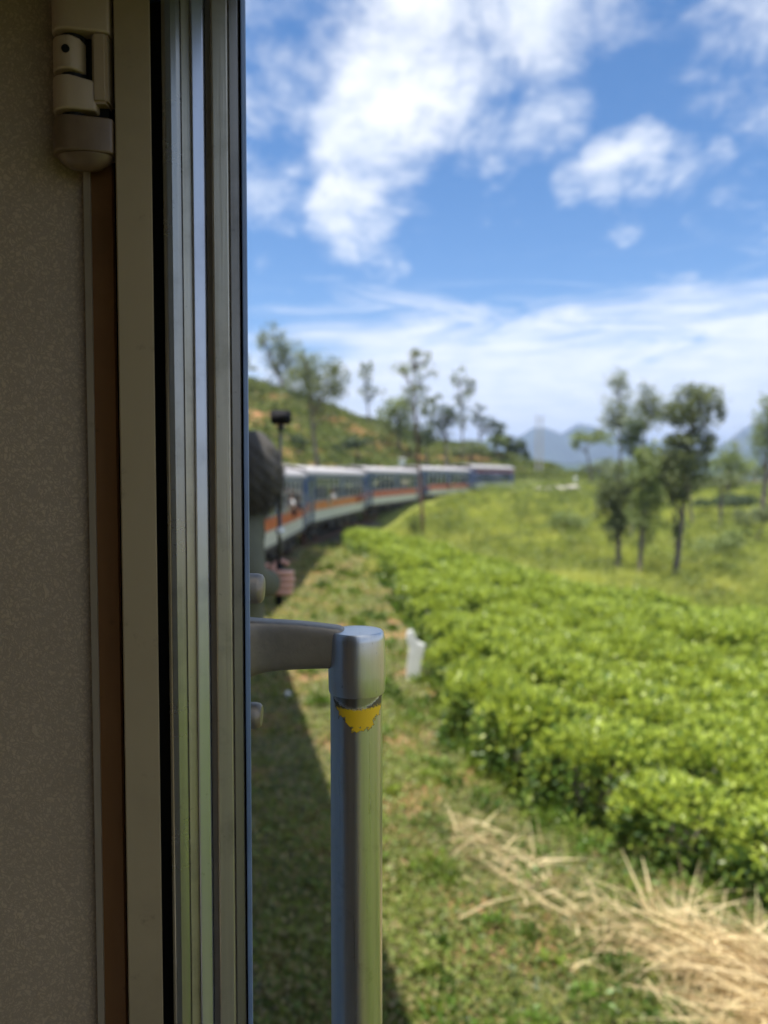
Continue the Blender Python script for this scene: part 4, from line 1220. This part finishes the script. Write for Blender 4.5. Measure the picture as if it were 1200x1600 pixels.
T_('low dark green bush at the foot of the leftmost meadow tree', 950, 40, [(950, 888, 24, 18, 800)], 2.5, 'grevillea', cat='bush', limbs=False, name='bush', leaf_px=4)
T_('rounded bush near the right edge below the leafy tree', 1180, 56, [(1178, 808, 30, 15, 900), (1200, 800, 24, 16, 600)], 2.5, 'grevillea', cat='bush', limbs=False, name='bush', leaf_px=4)
T_('dark hedge like bush behind the pale trunks at right', 1150, 72, [(1150, 782, 40, 9, 1000), (1110, 786, 24, 7, 400)], 2.5, 'darktree', cat='bush', limbs=False, name='bush', leaf_px=4)
for px, lb in ((838, 'left one of two thin pale poles against the blue mountains'), (846, 'right one of two thin pale poles against the blue mountains')):
    x, y = lp(px, 118), 118
    z = h1(x, y)
    o = empty('utility_pole', (x, y, z)); tag(o, lb, 'pole', 'pair of pale poles')
    MB().tube([(0, 0, -.2), (0, 0, 8.6)], [.17, .10], 8).obj('pole', M['concrete'], o)
    MB().box(-.28, .28, -.04, .04, 8.15, 8.23).obj('crossarm', M['concrete'], o)
def post(name, label, px, d, hgt, w, cat):
    x, y = lp(px, d), d
    o = MB().box(-w / 2, w / 2, -w / 2, w / 2, -.1, hgt, .02).prism([(-w * .8, hgt - .02), (w * .8, hgt - .02), (0, hgt + w)], 'y', -w * .6, w * .6).obj(name, M['white'], None)
    o.location = (x, y, h1(x, y)); tag(o, label, cat)
post('white_post', 'small white post on the far meadow right of the train', 899, 100, 1.3, .28, 'post')
x, y = lp(628, 84), 84
o = MB().box(-.3, .3, -.3, .3, 0, 2.4, .03).box(-.42, .42, -.42, .42, 2.4, 2.55, .02).obj('trackside_cabinet', M['white'])
o.location = (x, y, 6.15 - 2.4); tag(o, 'small white trackside hut showing above the carriage roofs', 'hut')
o.location.z = max(h1(x, y) - .1, 3.0)
# pale stones
m = MB()
for i in range(14):
    r_ = random.uniform(.3, .8)
    bmesh.ops.create_icosphere(m.b, subdivisions=1, radius=r_, matrix=Matrix.Translation((random.uniform(-2.4, 2.4), random.uniform(-1, 1), random.uniform(0, .25))) @ Matrix.Diagonal((1.3, 1, .45, 1)))
for v in m.b.verts: v.co += Vector((random.uniform(-.06, .06), random.uniform(-.06, .06), random.uniform(-.06, .06)))
x, y = lp(866, 88), 88
o = m.obj('rock_heap', M['rock']); o.location = (x, y, h1(x, y) + .75); tag(o, 'low heap of pale stones on the grass beyond the end of the train', 'rocks')
o.location.z = h1(x, y) + .65

# white kinked marker post beside the tea and a scrap of litter
d = 13.6
x, y = lp(646, d), d
s = d / F
out = [(-8, -2), (8, -2), (10, 28), (14, 52), (15, 58), (5, 64), (-1, 82), (-7, 80), (-9, 70), (-5, 54), (-8, 20)]
m = MB().prism([(px_ * 1.25 * s, pz * s) for px_, pz in out], 'y', -.05, .05)
o = m.obj('marker_post', M['white'], None, bevel=.012)
o.location = (x, y, h1(x, y) - .04); tag(o, 'bent white painted marker post at the edge of the tea field', 'marker post')
m = MB(); bmesh.ops.create_icosphere(m.b, subdivisions=2, radius=.055)
for v in m.b.verts: v.co = v.co * random.uniform(.7, 1.2)
o = m.obj('litter', M['white']); x, y = lp(448, 12.3), 12.3; o.location = (x, y, h1(x, y) + .05); tag(o, 'crumpled white scrap lying on the shaded grass beside the train', 'litter')

# ------------------------------------------------------------------ tea field
def tea_foliage(n, rad, hgt, lf, seed, kk=1.0):
    r = np.random.default_rng(seed)
    a = r.uniform(0, 2 * np.pi, n); u = r.random(n)
    rr = np.sqrt(u) * 1.0
    top = r.random(n) < .66
    x = np.where(top, rr, 1.0) * np.cos(a) * rad; y = np.where(top, rr, 1.0) * np.sin(a) * rad
    lump = 1 + .16 * np.sin(3 * a + seed) + .10 * np.sin(7 * a + seed * 2)
    x *= lump; y *= lump
    zt = hgt * (1 - .20 * (np.hypot(x, y) / rad) ** 3) + .05 * np.sin(x * 9 + seed) * np.cos(y * 8 + seed)
    z = np.where(top, zt - r.random(n) ** 2 * .16, r.uniform(.10, .95, n) ** .8 * zt)
    P_ = np.stack([x, y, z], 1)
    sc = 1 - .22 * r.random(n); P_[:, 0] *= np.where(top, 1, sc * .98); P_[:, 1] *= np.where(top, 1, sc * .98)
    outw = np.stack([np.cos(a), np.sin(a), np.zeros(n)], 1)
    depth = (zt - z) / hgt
    tuft = (np.sin(x * 21 + seed) * np.sin(y * 19 + 2 * seed))
    P_[:, 2] += np.where(top, .05 * tuft, 0)
    tipz = np.where(top, 1.1, .1)
    dr = outw * np.where(top, .55, 1.0)[:, None] + r.normal(size=(n, 3)) * .65 + np.stack([0 * a, 0 * a, tipz], 1)
    flush = np.clip(np.where(top, 0.92 - depth * 6.0, .07) + r.normal(size=n) * .46, 0, 1)
    L = lf * r.uniform(.7, 1.35, n) * (1 - .25 * flush)
    global rng
    old = rng; rng = r
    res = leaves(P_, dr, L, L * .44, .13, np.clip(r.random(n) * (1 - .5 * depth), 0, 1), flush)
    rng = old
    return res

def tea_stem(seed):
    r = random.Random(seed); m = MB()
    for k in range(7):
        a = r.uniform(0, 6.28); q = r.uniform(.25, .5)
        m.tube([(0.05 * math.cos(a), .05 * math.sin(a), -.08), (q * .55 * math.cos(a), q * .55 * math.sin(a), .28), (q * math.cos(a + .3), q * math.sin(a + .3), .62)], [.022, .016, .006], 5)
    return m.mesh('stem')
near_var = []
for k in range(7):
    V2, F2, t2, f2 = tea_foliage(3000, .60, .82, .098, 100 + k)
    near_var.append(fast_mesh('foliage', V2, F2, t2, f2)); near_var[-1].materials.append(M['tea'])
mid_var = []
for k in range(6):
    V2, F2, t2, f2 = tea_foliage(1200, .64, .78, .135, 200 + k)
    mid_var.append(fast_mesh('tea_bush', V2, F2, t2, f2)); mid_var[-1].materials.append(M['tea'])
stems = [tea_stem(k) for k in range(3)]
for s_ in stems: s_.materials.append(M['bark'])
# outline of the planted field in plan
edge_near = [(-1.55, 42), (-1.3, 37), (.2, 30), (.85, 24), (1.25, 18), (1.5, 14.5), (1.5, 12), (1.45, 10.5), (1.72, 9.3), (2.3, 8.3), (2.9, 7.45), (3.6, 6.75), (5.2, 6.0), (7, 5.4), (9, 5)]
edge_far = [(18, 10), (18, 20), (12.4, 23.3), (9, 24.2), (6.2, 25.6), (4.4, 28), (2.6, 32), (.6, 37), (-.6, 42)]
poly = edge_near + edge_far
def inside(x, y, poly):
    c = False; n = len(poly)
    for i in range(n):
        (x0, y0), (x1, y1) = poly[i], poly[(i + 1) % n]
        if (y0 > y) != (y1 > y) and x < (x1 - x0) * (y - y0) / (y1 - y0) + x0: c = not c
    return c
edge_pts = []
for (xa, ya), (xb, yb) in zip(edge_near[:13], edge_near[1:]):
    k_ = max(1, int(math.hypot(xb - xa, yb - ya) / .72))
    for q in range(k_): edge_pts.append((xa + (xb - xa) * q / k_ + random.uniform(-.08, .08), ya + (yb - ya) * q / k_ + random.uniform(-.08, .08)))
spots = list(edge_pts)
row = 0
yy_ = 4.5
while yy_ < 43:
    xx_ = -3 + (row % 2) * .43
    while xx_ < 19:
        x = xx_ + random.uniform(-.12, .12); y = yy_ + random.uniform(-.14, .14)
        # rows run slightly aslant
        X2, Y2 = x, y + x * .12
        if inside(X2, Y2, poly) and abs(X2) < Y2 * .62 + 1.2:
            hole = wave(np.array([X2]), np.array([Y2]), 1.1, 55)[0] > .98
            near_e = min(math.hypot(X2 - a_, Y2 - b_) for a_, b_ in edge_pts)
            if not hole and near_e > .62: spots.append((X2, Y2))
        xx_ += .95
    yy_ += .87; row += 1
spots.sort(key=lambda p: math.hypot(*p))
rest = []
TG = 'tea bushes packed together across the field'
for i, (x, y) in enumerate(spots):
    z = h1(x, y); sc = random.uniform(.90, 1.12)
    edge = y < 10.5
    if i >= 298: rest.append((x, y, z, sc)); continue
    if i < 150:
        r = empty('tea_bush', (x, y, z), random.uniform(0, 6.28))
        r.scale = (sc, sc, sc * random.uniform(.80, 1.18))
        link('foliage', near_var[i % 7], None, r); link('stem', stems[i % 3], None, r)
    else:
        r = link('tea_bush', mid_var[i % 6]); r.location = (x, y, z); r.rotation_euler.z = random.uniform(0, 6.28); r.scale = (sc, sc, sc * random.uniform(.80, 1.16))
    tag(r, 'bright green tea bush in the packed plantation between the track and the meadow', 'tea bush', TG)
for _ in range(330):  # unseen tea behind the camera, added for green reflections in the bar
    x, y = random.uniform(3.2, 20), random.uniform(-22, 5.0)
    rest.append((x, y, h1(x, y), random.uniform(.9, 1.15)))
if rest:
    parts = []
    for i, (x, y, z, sc) in enumerate(rest):
        V2, F2, t2, f2 = tea_foliage(420, .66, .76, .20, 300 + i % 9)
        parts.append((V2 * sc + [x, y, z], F2, t2, f2))
    o = link('distant_and_unseen_tea', fast_mesh('distant_and_unseen_tea', *join(parts)), M['tea'])
    tag(o, 'far part of the tea plantation, plus unseen tea added for reflections, merging into one green mass', 'tea bushes', TG, 'stuff')
bushes = [o for o in S.objects if o.get('category') == 'tea bush']
def single_out(px, py, d, label):
    p = at(px, py, d)
    o = min(bushes, key=lambda o: (o.location.x - p.x) ** 2 + (o.location.y - p.y) ** 2)
    bushes.remove(o); o['label'] = label
single_out(690, 1030, 14.0, 'tea bush standing right behind the white marker post')
single_out(1170, 1380, 6.9, 'tea bush at the lower right edge of the picture, above the straw')
single_out(565, 845, 41.0, 'tea bush at the far left tip of the plantation, closest to the train')
single_out(790, 1240, 9.0, 'front tea bush on the plantation edge directly above the left end of the straw')

# tea terraces on the hill behind the train
n = 0; parts = []
hx = rng.uniform(-45, 34, 60000); hy = rng.uniform(70, 150, 60000)
hz = H(hx, hy)
keep = (hz > 3.0) & (np.abs(hx) < hy * .6) & ((hz / 1.7 - np.floor(hz / 1.7)) > .0)
bare = wave(hx, hy, .22, 77)
keep &= bare < .62
fz = (hz / 1.7) % 1
keep &= (fz > .55) | (fz < .30)
hx, hy, hz = hx[keep][:9000], hy[keep][:9000], hz[keep][:9000]
n = len(hx); k = 9
P_ = np.repeat(np.stack([hx, hy, hz], 1), k, 0) + rng.normal(size=(n * k, 3)) * [.38, .38, .16] + [0, 0, .45]
o_ = leaves(P_, rng.normal(size=(n * k, 3)) * .8 + [0, 0, .5], rng.uniform(.28, .5, n * k), .26, .1, np.repeat(rng.random(n), k) * .7 + rng.random(n * k) * .3, np.clip(rng.random(n * k) * 1.5 - .7, 0, 1))
o = link('hillside_tea', fast_mesh('hillside_tea', *o_), M['hilltea'])
tag(o, 'terraced tea growing on the hillside behind the train', 'tea bushes', kind='stuff')

# ------------------------------------------------------------------ meadow beyond the tea
def side_x(y):
    """x of the train's outer side at distance y"""
    return np.interp(y, dd_[:, 1][:60 + 40], dd_[:, 0][:60 + 40])
n = 42000
my = 24 + (140 - 24) * rng.random(n) ** 1.35; mx = rng.uniform(-.12, .62, n) * my
ok = mx > np.interp(my, dd_[:, 1], dd_[:, 0]) + 1.6
intea = np.array([inside(a, b, poly) for a, b in zip(mx, my)])
ok &= ~intea & ((my > 27) | (mx > 9))
ok &= ~((my > 118) & (mx < 24))
ok &= ~((my < 47) & (mx < -.3))
mx, my = mx[ok], my[ok]; mz = H(mx, my); n = len(mx)
tone = wave(mx, my, .55, 8)
k = 7
P_ = np.repeat(np.stack([mx, my, mz], 1), k, 0) + rng.normal(size=(n * k, 3)) * [.16, .16, .0]
scl = np.repeat(.5 + my / 90, k)
tt = np.repeat(np.clip(.5 + .4 * tone + rng.normal(size=n) * .18, 0, 1), k); ff = np.repeat(np.clip((wave(mx, my, 1.3, 9) - .35) * .9 + rng.normal(size=n) * .12, 0, .9), k)
bl = blades(P_, rng.normal(size=(n * k, 3)) * .42 + [0, 0, 1], np.repeat(rng.uniform(.4, 1.1, n) * (1 + .45 * wave(mx, my, .8, 10)), k) * rng.uniform(.7, 1.2, n * k), .035 * scl + .01, rng.uniform(.1, .6, n * k), 2, tt, ff)
o = link('meadow_grass', fast_mesh('meadow_grass', *bl), M['meadow'])
tag(o, 'tall yellow green grass covering the meadow beyond the tea', 'grass', kind='stuff')
# low scrub in the meadow
n = 1500
sy = 28 + 105 * rng.random(n) ** 1.1; sx = rng.uniform(-.02, .6, n) * sy
ok = (sx > np.interp(sy, dd_[:, 1], dd_[:, 0]) + 2.5) & ~np.array([inside(a, b, poly) for a, b in zip(sx, sy)]) & ((sy > 34) | (sx > 9)) & ~((sy > 112) & (sx < 26))
sx, sy = sx[ok], sy[ok]; n = len(sx); k = 110
rad = rng.uniform(.25, 1.25, n) ** 1.3 * (.7 + sy / 120)
u = unit(rng.normal(size=(n * k, 3))); u[:, 2] = np.abs(u[:, 2])
P_ = np.repeat(np.stack([sx, sy, H(sx, sy) + .1], 1), k, 0) + u * np.repeat(rad, k)[:, None] * [1, 1, .85] * rng.uniform(.65, 1.08, (n * k, 1))
Lf = np.repeat(.06 + sy / 500, k) * rng.uniform(.7, 1.3, n * k)
o_ = leaves(P_, u + rng.normal(size=u.shape) * .7, Lf, Lf * .5, .12, np.clip(np.repeat(rng.random(n), k) * .7 + rng.random(n * k) * .3, 0, 1), np.clip(rng.random(n * k) * 2 - 1.4, 0, 1) * .5)
o = link('meadow_scrub', fast_mesh('meadow_scrub', *o_), M['weed'])
tag(o, 'low green scrub scattered through the meadow grass', 'scrub', kind='stuff')
# small bright sapling near the reddish trunk
x, y = lp(648, 44), 44
root = empty('sapling', (x, y, h1(x, y))); tag(root, 'small bright green sapling at the foot of the reddish tree trunk', 'shrub')
MB().tube([(0, 0, -.05), (.05, 0, .6), (.02, .05, 1.2)], [.03, .02, .01], 5).obj('stem', M['bark'], root)
n = 260; P_ = unit(rng.normal(size=(n, 3))) * rng.random((n, 1)) ** .5 * [.42, .4, .55] + [0, 0, .95]
link('foliage', fast_mesh('foliage', *leaves(P_, rng.normal(size=(n, 3)) + [0, 0, .4], rng.uniform(.12, .22, n), .09, .12, rng.random(n), rng.random(n) * .3)), M['hilltea'], root)

# ------------------------------------------------------------------ verge beside the train
def edge_x(y):
    e = sorted(edge_near, key=lambda p: p[1]); return np.interp(y, [p[1] for p in e], [p[0] for p in e])
# leafy ground cover
n = 150000
vy = 3.9 + (46 - 3.9) * rng.random(n) ** 2.6; vx = rng.uniform(-.36, .64, n) * vy
lim = np.interp(vy, dd_[:, 1], dd_[:, 0]) + .55
ok = (vx > lim - .55) & (vx < edge_x(vy) + .9)
patch = wave(vx, vy, 1.3, 41) + .5 * wave(vx, vy, 3.6, 42)
path = np.exp(-((vx - edge_x(vy) + .55) / .45) ** 2) * (vy > 10)
ok &= (patch + rng.normal(size=n) * .35 - path * 1.1) > -.55
vx, vy, patch = vx[ok], vy[ok], patch[ok]; vz = H(vx, vy); n = len(vx)
Lf = np.clip(.028 + vy * .0032, .03, .15) * rng.uniform(.7, 1.5, n)
hgt = rng.random(n) ** 1.5 * np.clip(.05 + .05 * (patch + .5), .02, .14)
P_ = np.stack([vx, vy, vz + hgt], 1)
o_ = leaves(P_, rng.normal(size=(n, 3)) * [1, 1, .35] + [0, 0, .45], Lf, Lf * .62, .1, np.clip(.42 + .5 * patch + rng.normal(size=n) * .22, 0, 1), np.clip(rng.random(n) * 1.8 - 1.5 + np.clip(1.1 - (vx - np.interp(vy, dd_[:, 1], dd_[:, 0])) / 2.2, 0, 1) * .9, 0, .8))
o = link('ground_cover', fast_mesh('ground_cover', *o_), M['weed'])
tag(o, 'low leafy weeds covering the verge between train and tea', 'weeds', kind='stuff')
n = 30000  # unseen weeds out of view, added so the bar reflects greenery
vx = rng.uniform(.6, 5, n); vy = rng.uniform(-16, 4.2, n); Lf = rng.uniform(.05, .11, n)
o_ = leaves(np.stack([vx, vy, H(vx, vy) + rng.uniform(0, .08, n)], 1), rng.normal(size=(n, 3)) * [1, 1, .35] + [0, 0, .45], Lf, Lf * .6, .1, rng.random(n), np.clip(rng.random(n) * 1.8 - 1.5, 0, .8))
o = link('ground_cover', fast_mesh('ground_cover', *o_), M['weed'])
tag(o, 'low leafy weeds beside the carriage, behind the doorway, unseen and added for reflections', 'weeds', kind='stuff')
# short grass
n = 90000
vy = 3.9 + (60 - 3.9) * rng.random(n) ** 2.1; vx = rng.uniform(-.36, .62, n) * vy
lim = np.interp(vy, dd_[:, 1], dd_[:, 0]) + .5
ok = (vx > lim - .45) & (vx < np.where(vy > 41, 99, edge_x(vy) + 1.2))
path = np.exp(-((vx - edge_x(vy) + .55) / .5) ** 2) * (vy > 10)
ok &= (wave(vx, vy, 1.9, 51) + rng.normal(size=n) * .5 - path) > -.6
vx, vy = vx[ok], vy[ok]; n = len(vx)
o_ = blades(np.stack([vx, vy, H(vx, vy) - .01], 1), rng.normal(size=(n, 3)) * .6 + [0, 0, 1], rng.uniform(.07, .20, n) * (1 + vy / 60), .004 + vy * .0011, rng.uniform(.1, .7, n), 2,
            np.clip(.4 + .4 * wave(vx, vy, .9, 52), 0, 1) * .6, np.clip(wave(vx, vy, 2.3, 53) * .5 + rng.random(n) * .3, 0, 1) * .5)
o = link('verge_grass', fast_mesh('verge_grass', *o_), M['meadow'])
tag(o, 'short grass growing on the verge beside the track', 'grass', kind='stuff')
# leafy weed tufts of larger, fresher leaves, thickest at the foot of the tea
nc = 620
cy_ = 4.2 + 26 * rng.random(nc) ** 1.9; cx_ = np.where(rng.random(nc) < .55, edge_x(cy_) - .25 + rng.normal(size=nc) * .35, rng.uniform(-.1, .55, nc) * cy_)
ok = (cx_ > np.interp(cy_, dd_[:, 1], dd_[:, 0]) + 1.2) & (cx_ < edge_x(cy_) + .4)
cx_, cy_ = cx_[ok], cy_[ok]; nc = len(cx_); k = 70
rd = np.repeat(rng.uniform(.06, .26, nc), k); u = unit(rng.normal(size=(nc * k, 3))); u[:, 2] = np.abs(u[:, 2])
P_ = np.repeat(np.stack([cx_, cy_, H(cx_, cy_)], 1), k, 0) + u * rd[:, None] * [1, 1, .75] * rng.uniform(.4, 1.05, (nc * k, 1))
Lf = np.repeat(.032 + cy_ * .0035, k) * rng.uniform(.7, 1.5, nc * k)
o_ = leaves(P_, u + rng.normal(size=u.shape) * .6 + [0, 0, .4], Lf, Lf * .62, .1, np.clip(np.repeat(rng.random(nc), k) * .8 + rng.random(nc * k) * .3, 0, 1), np.clip(np.repeat(rng.random(nc) * 1.4 - .9, k) + rng.random(nc * k) * .2, 0, .7))
o = link('weed_tufts', fast_mesh('weed_tufts', *o_), M['freshweed'])
tag(o, 'fresh green leafy weeds in tufts along the foot of the tea and across the verge', 'weeds', kind='stuff')
# brown leaf litter and stalk bits among the weeds
n = 3200
vy = 3.9 + 14 * rng.random(n) ** 1.7; vx = rng.uniform(-.3, .6, n) * vy
ok = (vx > np.interp(vy, dd_[:, 1], dd_[:, 0]) + .6) & (vx < edge_x(vy) + .3) & (wave(vx, vy, 1.3, 41) + rng.normal(size=n) * .3 < .25)
vx, vy = vx[ok], vy[ok]; n = len(vx)
o_ = leaves(np.stack([vx, vy, H(vx, vy) + rng.uniform(.01, .10, n)], 1), rng.normal(size=(n, 3)) * [1, 1, .2], rng.uniform(.03, .09, n), .014, .1, rng.random(n) * .5, rng.random(n) * .5)
o = link('leaf_litter', fast_mesh('leaf_litter', *o_), M['straw'])
tag(o, 'dry leaves lying among the weeds of the verge', 'dead leaves', kind='stuff')

# dry cut grass swathe running down to the right corner
def dry(n, path_, wid, Lr, wr, lift, heap=.0, seed=1):
    r = np.random.default_rng(seed)
    t = r.random(n) * (len(path_) - 1); i = t.astype(int); f_ = (t - i)[:, None]
    pa = np.array(path_); c = pa[i] * (1 - f_) + pa[np.minimum(i + 1, len(pa) - 1)] * f_
    off = r.normal(size=(n, 2)) * c[:, 2:3] * wid
    x, y = c[:, 0] + off[:, 0], c[:, 1] + off[:, 1]
    z = H(x, y) + np.abs(r.normal(size=n)) * lift + heap * np.exp(-(off ** 2).sum(1) / (c[:, 2] * wid) ** 2)
    az = r.normal(size=n) * .9 + R(150) + r.integers(0, 2, n) * np.pi * .9
    elv = np.abs(r.normal(size=n)) * .35 + .05
    dr = np.stack([np.cos(az) * np.cos(elv), np.sin(az) * np.cos(elv), np.sin(elv)], 1)
    return blades(np.stack([x, y, z], 1), dr, r.uniform(*Lr, n), r.uniform(*wr, n), r.uniform(.05, .45, n), 4, np.clip(r.random(n) ** .8, 0, 1), np.clip(r.random(n) * 1.6 - 1.25, 0, 1))
pathA = [(.8, 7.9, .35), (1.1, 7.0, .45), (1.5, 6.3, .5), (2.0, 5.8, .5), (2.6, 5.4, .6), (2.9, 4.8, .6)]
o_ = join([dry(620, pathA, .34, (.12, .50), (.006, .016), .08, .03, 1),
           dry(1500, [(2.2, 5.8, .25), (2.7, 5.3, .40), (2.5, 4.6, .45), (3.2, 4.9, .6)], .42, (.25, .8), (.007, .018), .12, .18, 2)])
o = link('dry_grass', fast_mesh('dry_grass', *o_), M['straw'])
tag(o, 'swathe of pale dead cut grass lying across the verge to the lower right corner', 'dry grass', kind='stuff')
# upright clumps of dead stalks, each a thing
def clump(px, py, d, n, hgt, spread, label, wr=(.008, .02), az=None, lean=.35):
    p = at(px, py, d); z = h1(p.x, p.y)
    P_ = rng.normal(size=(n, 3)) * [spread * .3, spread * .3, 0]
    dr = rng.normal(size=(n, 3)) * lean + [0, 0, 1]
    if az is not None: dr = dr + [az, 0, 0]
    b = blades(P_, dr, rng.uniform(hgt * .55, hgt, n), rng.uniform(*wr, n), rng.uniform(.0, .35, n), 4, np.clip(rng.random(n) + .2, 0, 1), np.zeros(n))
    o = link('dry_grass_clump', fast_mesh('dry_grass_clump', *b), M['straw']); o.location = (p.x, p.y, z - .01)
    tag(o, label, 'dry grass', 'clumps of dead stalks at the foot of the tea')
clump(1190, 1500, 5.7, 130, .62, .5, 'bright pale clump of dead stalks cut by the right edge of the picture', (.008, .02), None, .45)
clump(1150, 1590, 5.0, 120, .45, .6, 'dense straw clump in the lower right corner of the picture', (.008, .018), None, .6)
clump(1025, 1430, 6.2, 10, .62, .25, 'few broad dead blades standing upright against the dark tea leaves', (.03, .045), -.25, .22)
clump(1075, 1440, 6.3, 14, .6, .3, 'thin dead stalks just right of the broad upright blades', (.006, .012), -.1, .25)
clump(830, 1400, 7.2, 9, .5, .3, 'few thin pale stalks rising at the left end of the dry swathe', (.006, .014), .1, .3)
clump(880, 1560, 5.6, 5, .36, .12, 'two or three pale stalks forking up from the weeds below the swathe', (.010, .018), .05, .5)
clump(730, 1330, 7.7, 24, .3, .4, 'small faded tuft farthest left of the dead clumps', (.006, .014), None, .7)
for px, py, d, ang, ln in ((760, 1480, 6.0, 12, .42), (720, 1300, 7.6, -40, .5)):
    pass
def stalk(px0, py0, px1, py1, d, w, label):
    a, b = at(px0, py0, d), at(px1, py1, d * 1.0)
    a.z = h1(a.x, a.y) + .06 if a.z < h1(a.x, a.y) else a.z
    za = h1(a.x, a.y) + .05; zb = h1(b.x, b.y) + .10
    A_, B_ = Vector((a.x, a.y, za)), Vector((b.x, b.y + (py0 - py1) / F * d * 1.6, zb))
    m = MB().tube([A_, A_.lerp(B_, .5) + Vector((0, 0, .04)), B_], [w, w * .8, w * .5], 5)
    o = m.obj('dry_stalk', M['straw']); tag(o, label, 'dry stalk')
    me = o.data; at_ = me.attributes.new('tint', 'FLOAT', 'POINT'); at_.data.foreach_set('value', np.full(len(me.vertices), .7, dtype=np.float32))
stalk(716, 1494, 820, 1462, 6.1, .010, 'single long pale stalk lying on the shaded weeds')

# ------------------------------------------------------------------ haze in the air
bm_ = bmesh.new()
bmesh.ops.create_cube(bm_, size=1, matrix=Matrix.Translation((0, 2000, 120)) @ Matrix.Diagonal((26000, 26000, 500, 1)))
me = bpy.data.meshes.new('haze'); bm_.to_mesh(me); bm_.free()
hz_ = bpy.data.materials.new('haze_air'); hz_.use_nodes = True
nt = hz_.node_tree; nt.nodes.clear()
vol = nt.nodes.new('ShaderNodeVolumePrincipled'); vol.inputs['Color'].default_value = (.54, .69, 1.0, 1); vol.inputs['Density'].default_value = .00026
mo = nt.nodes.new('ShaderNodeOutputMaterial'); nt.links.new(vol.outputs[0], mo.inputs['Volume'])
o = link('haze', me, hz_); tag(o, 'thin blue haze filling the valley air', kind='stuff')
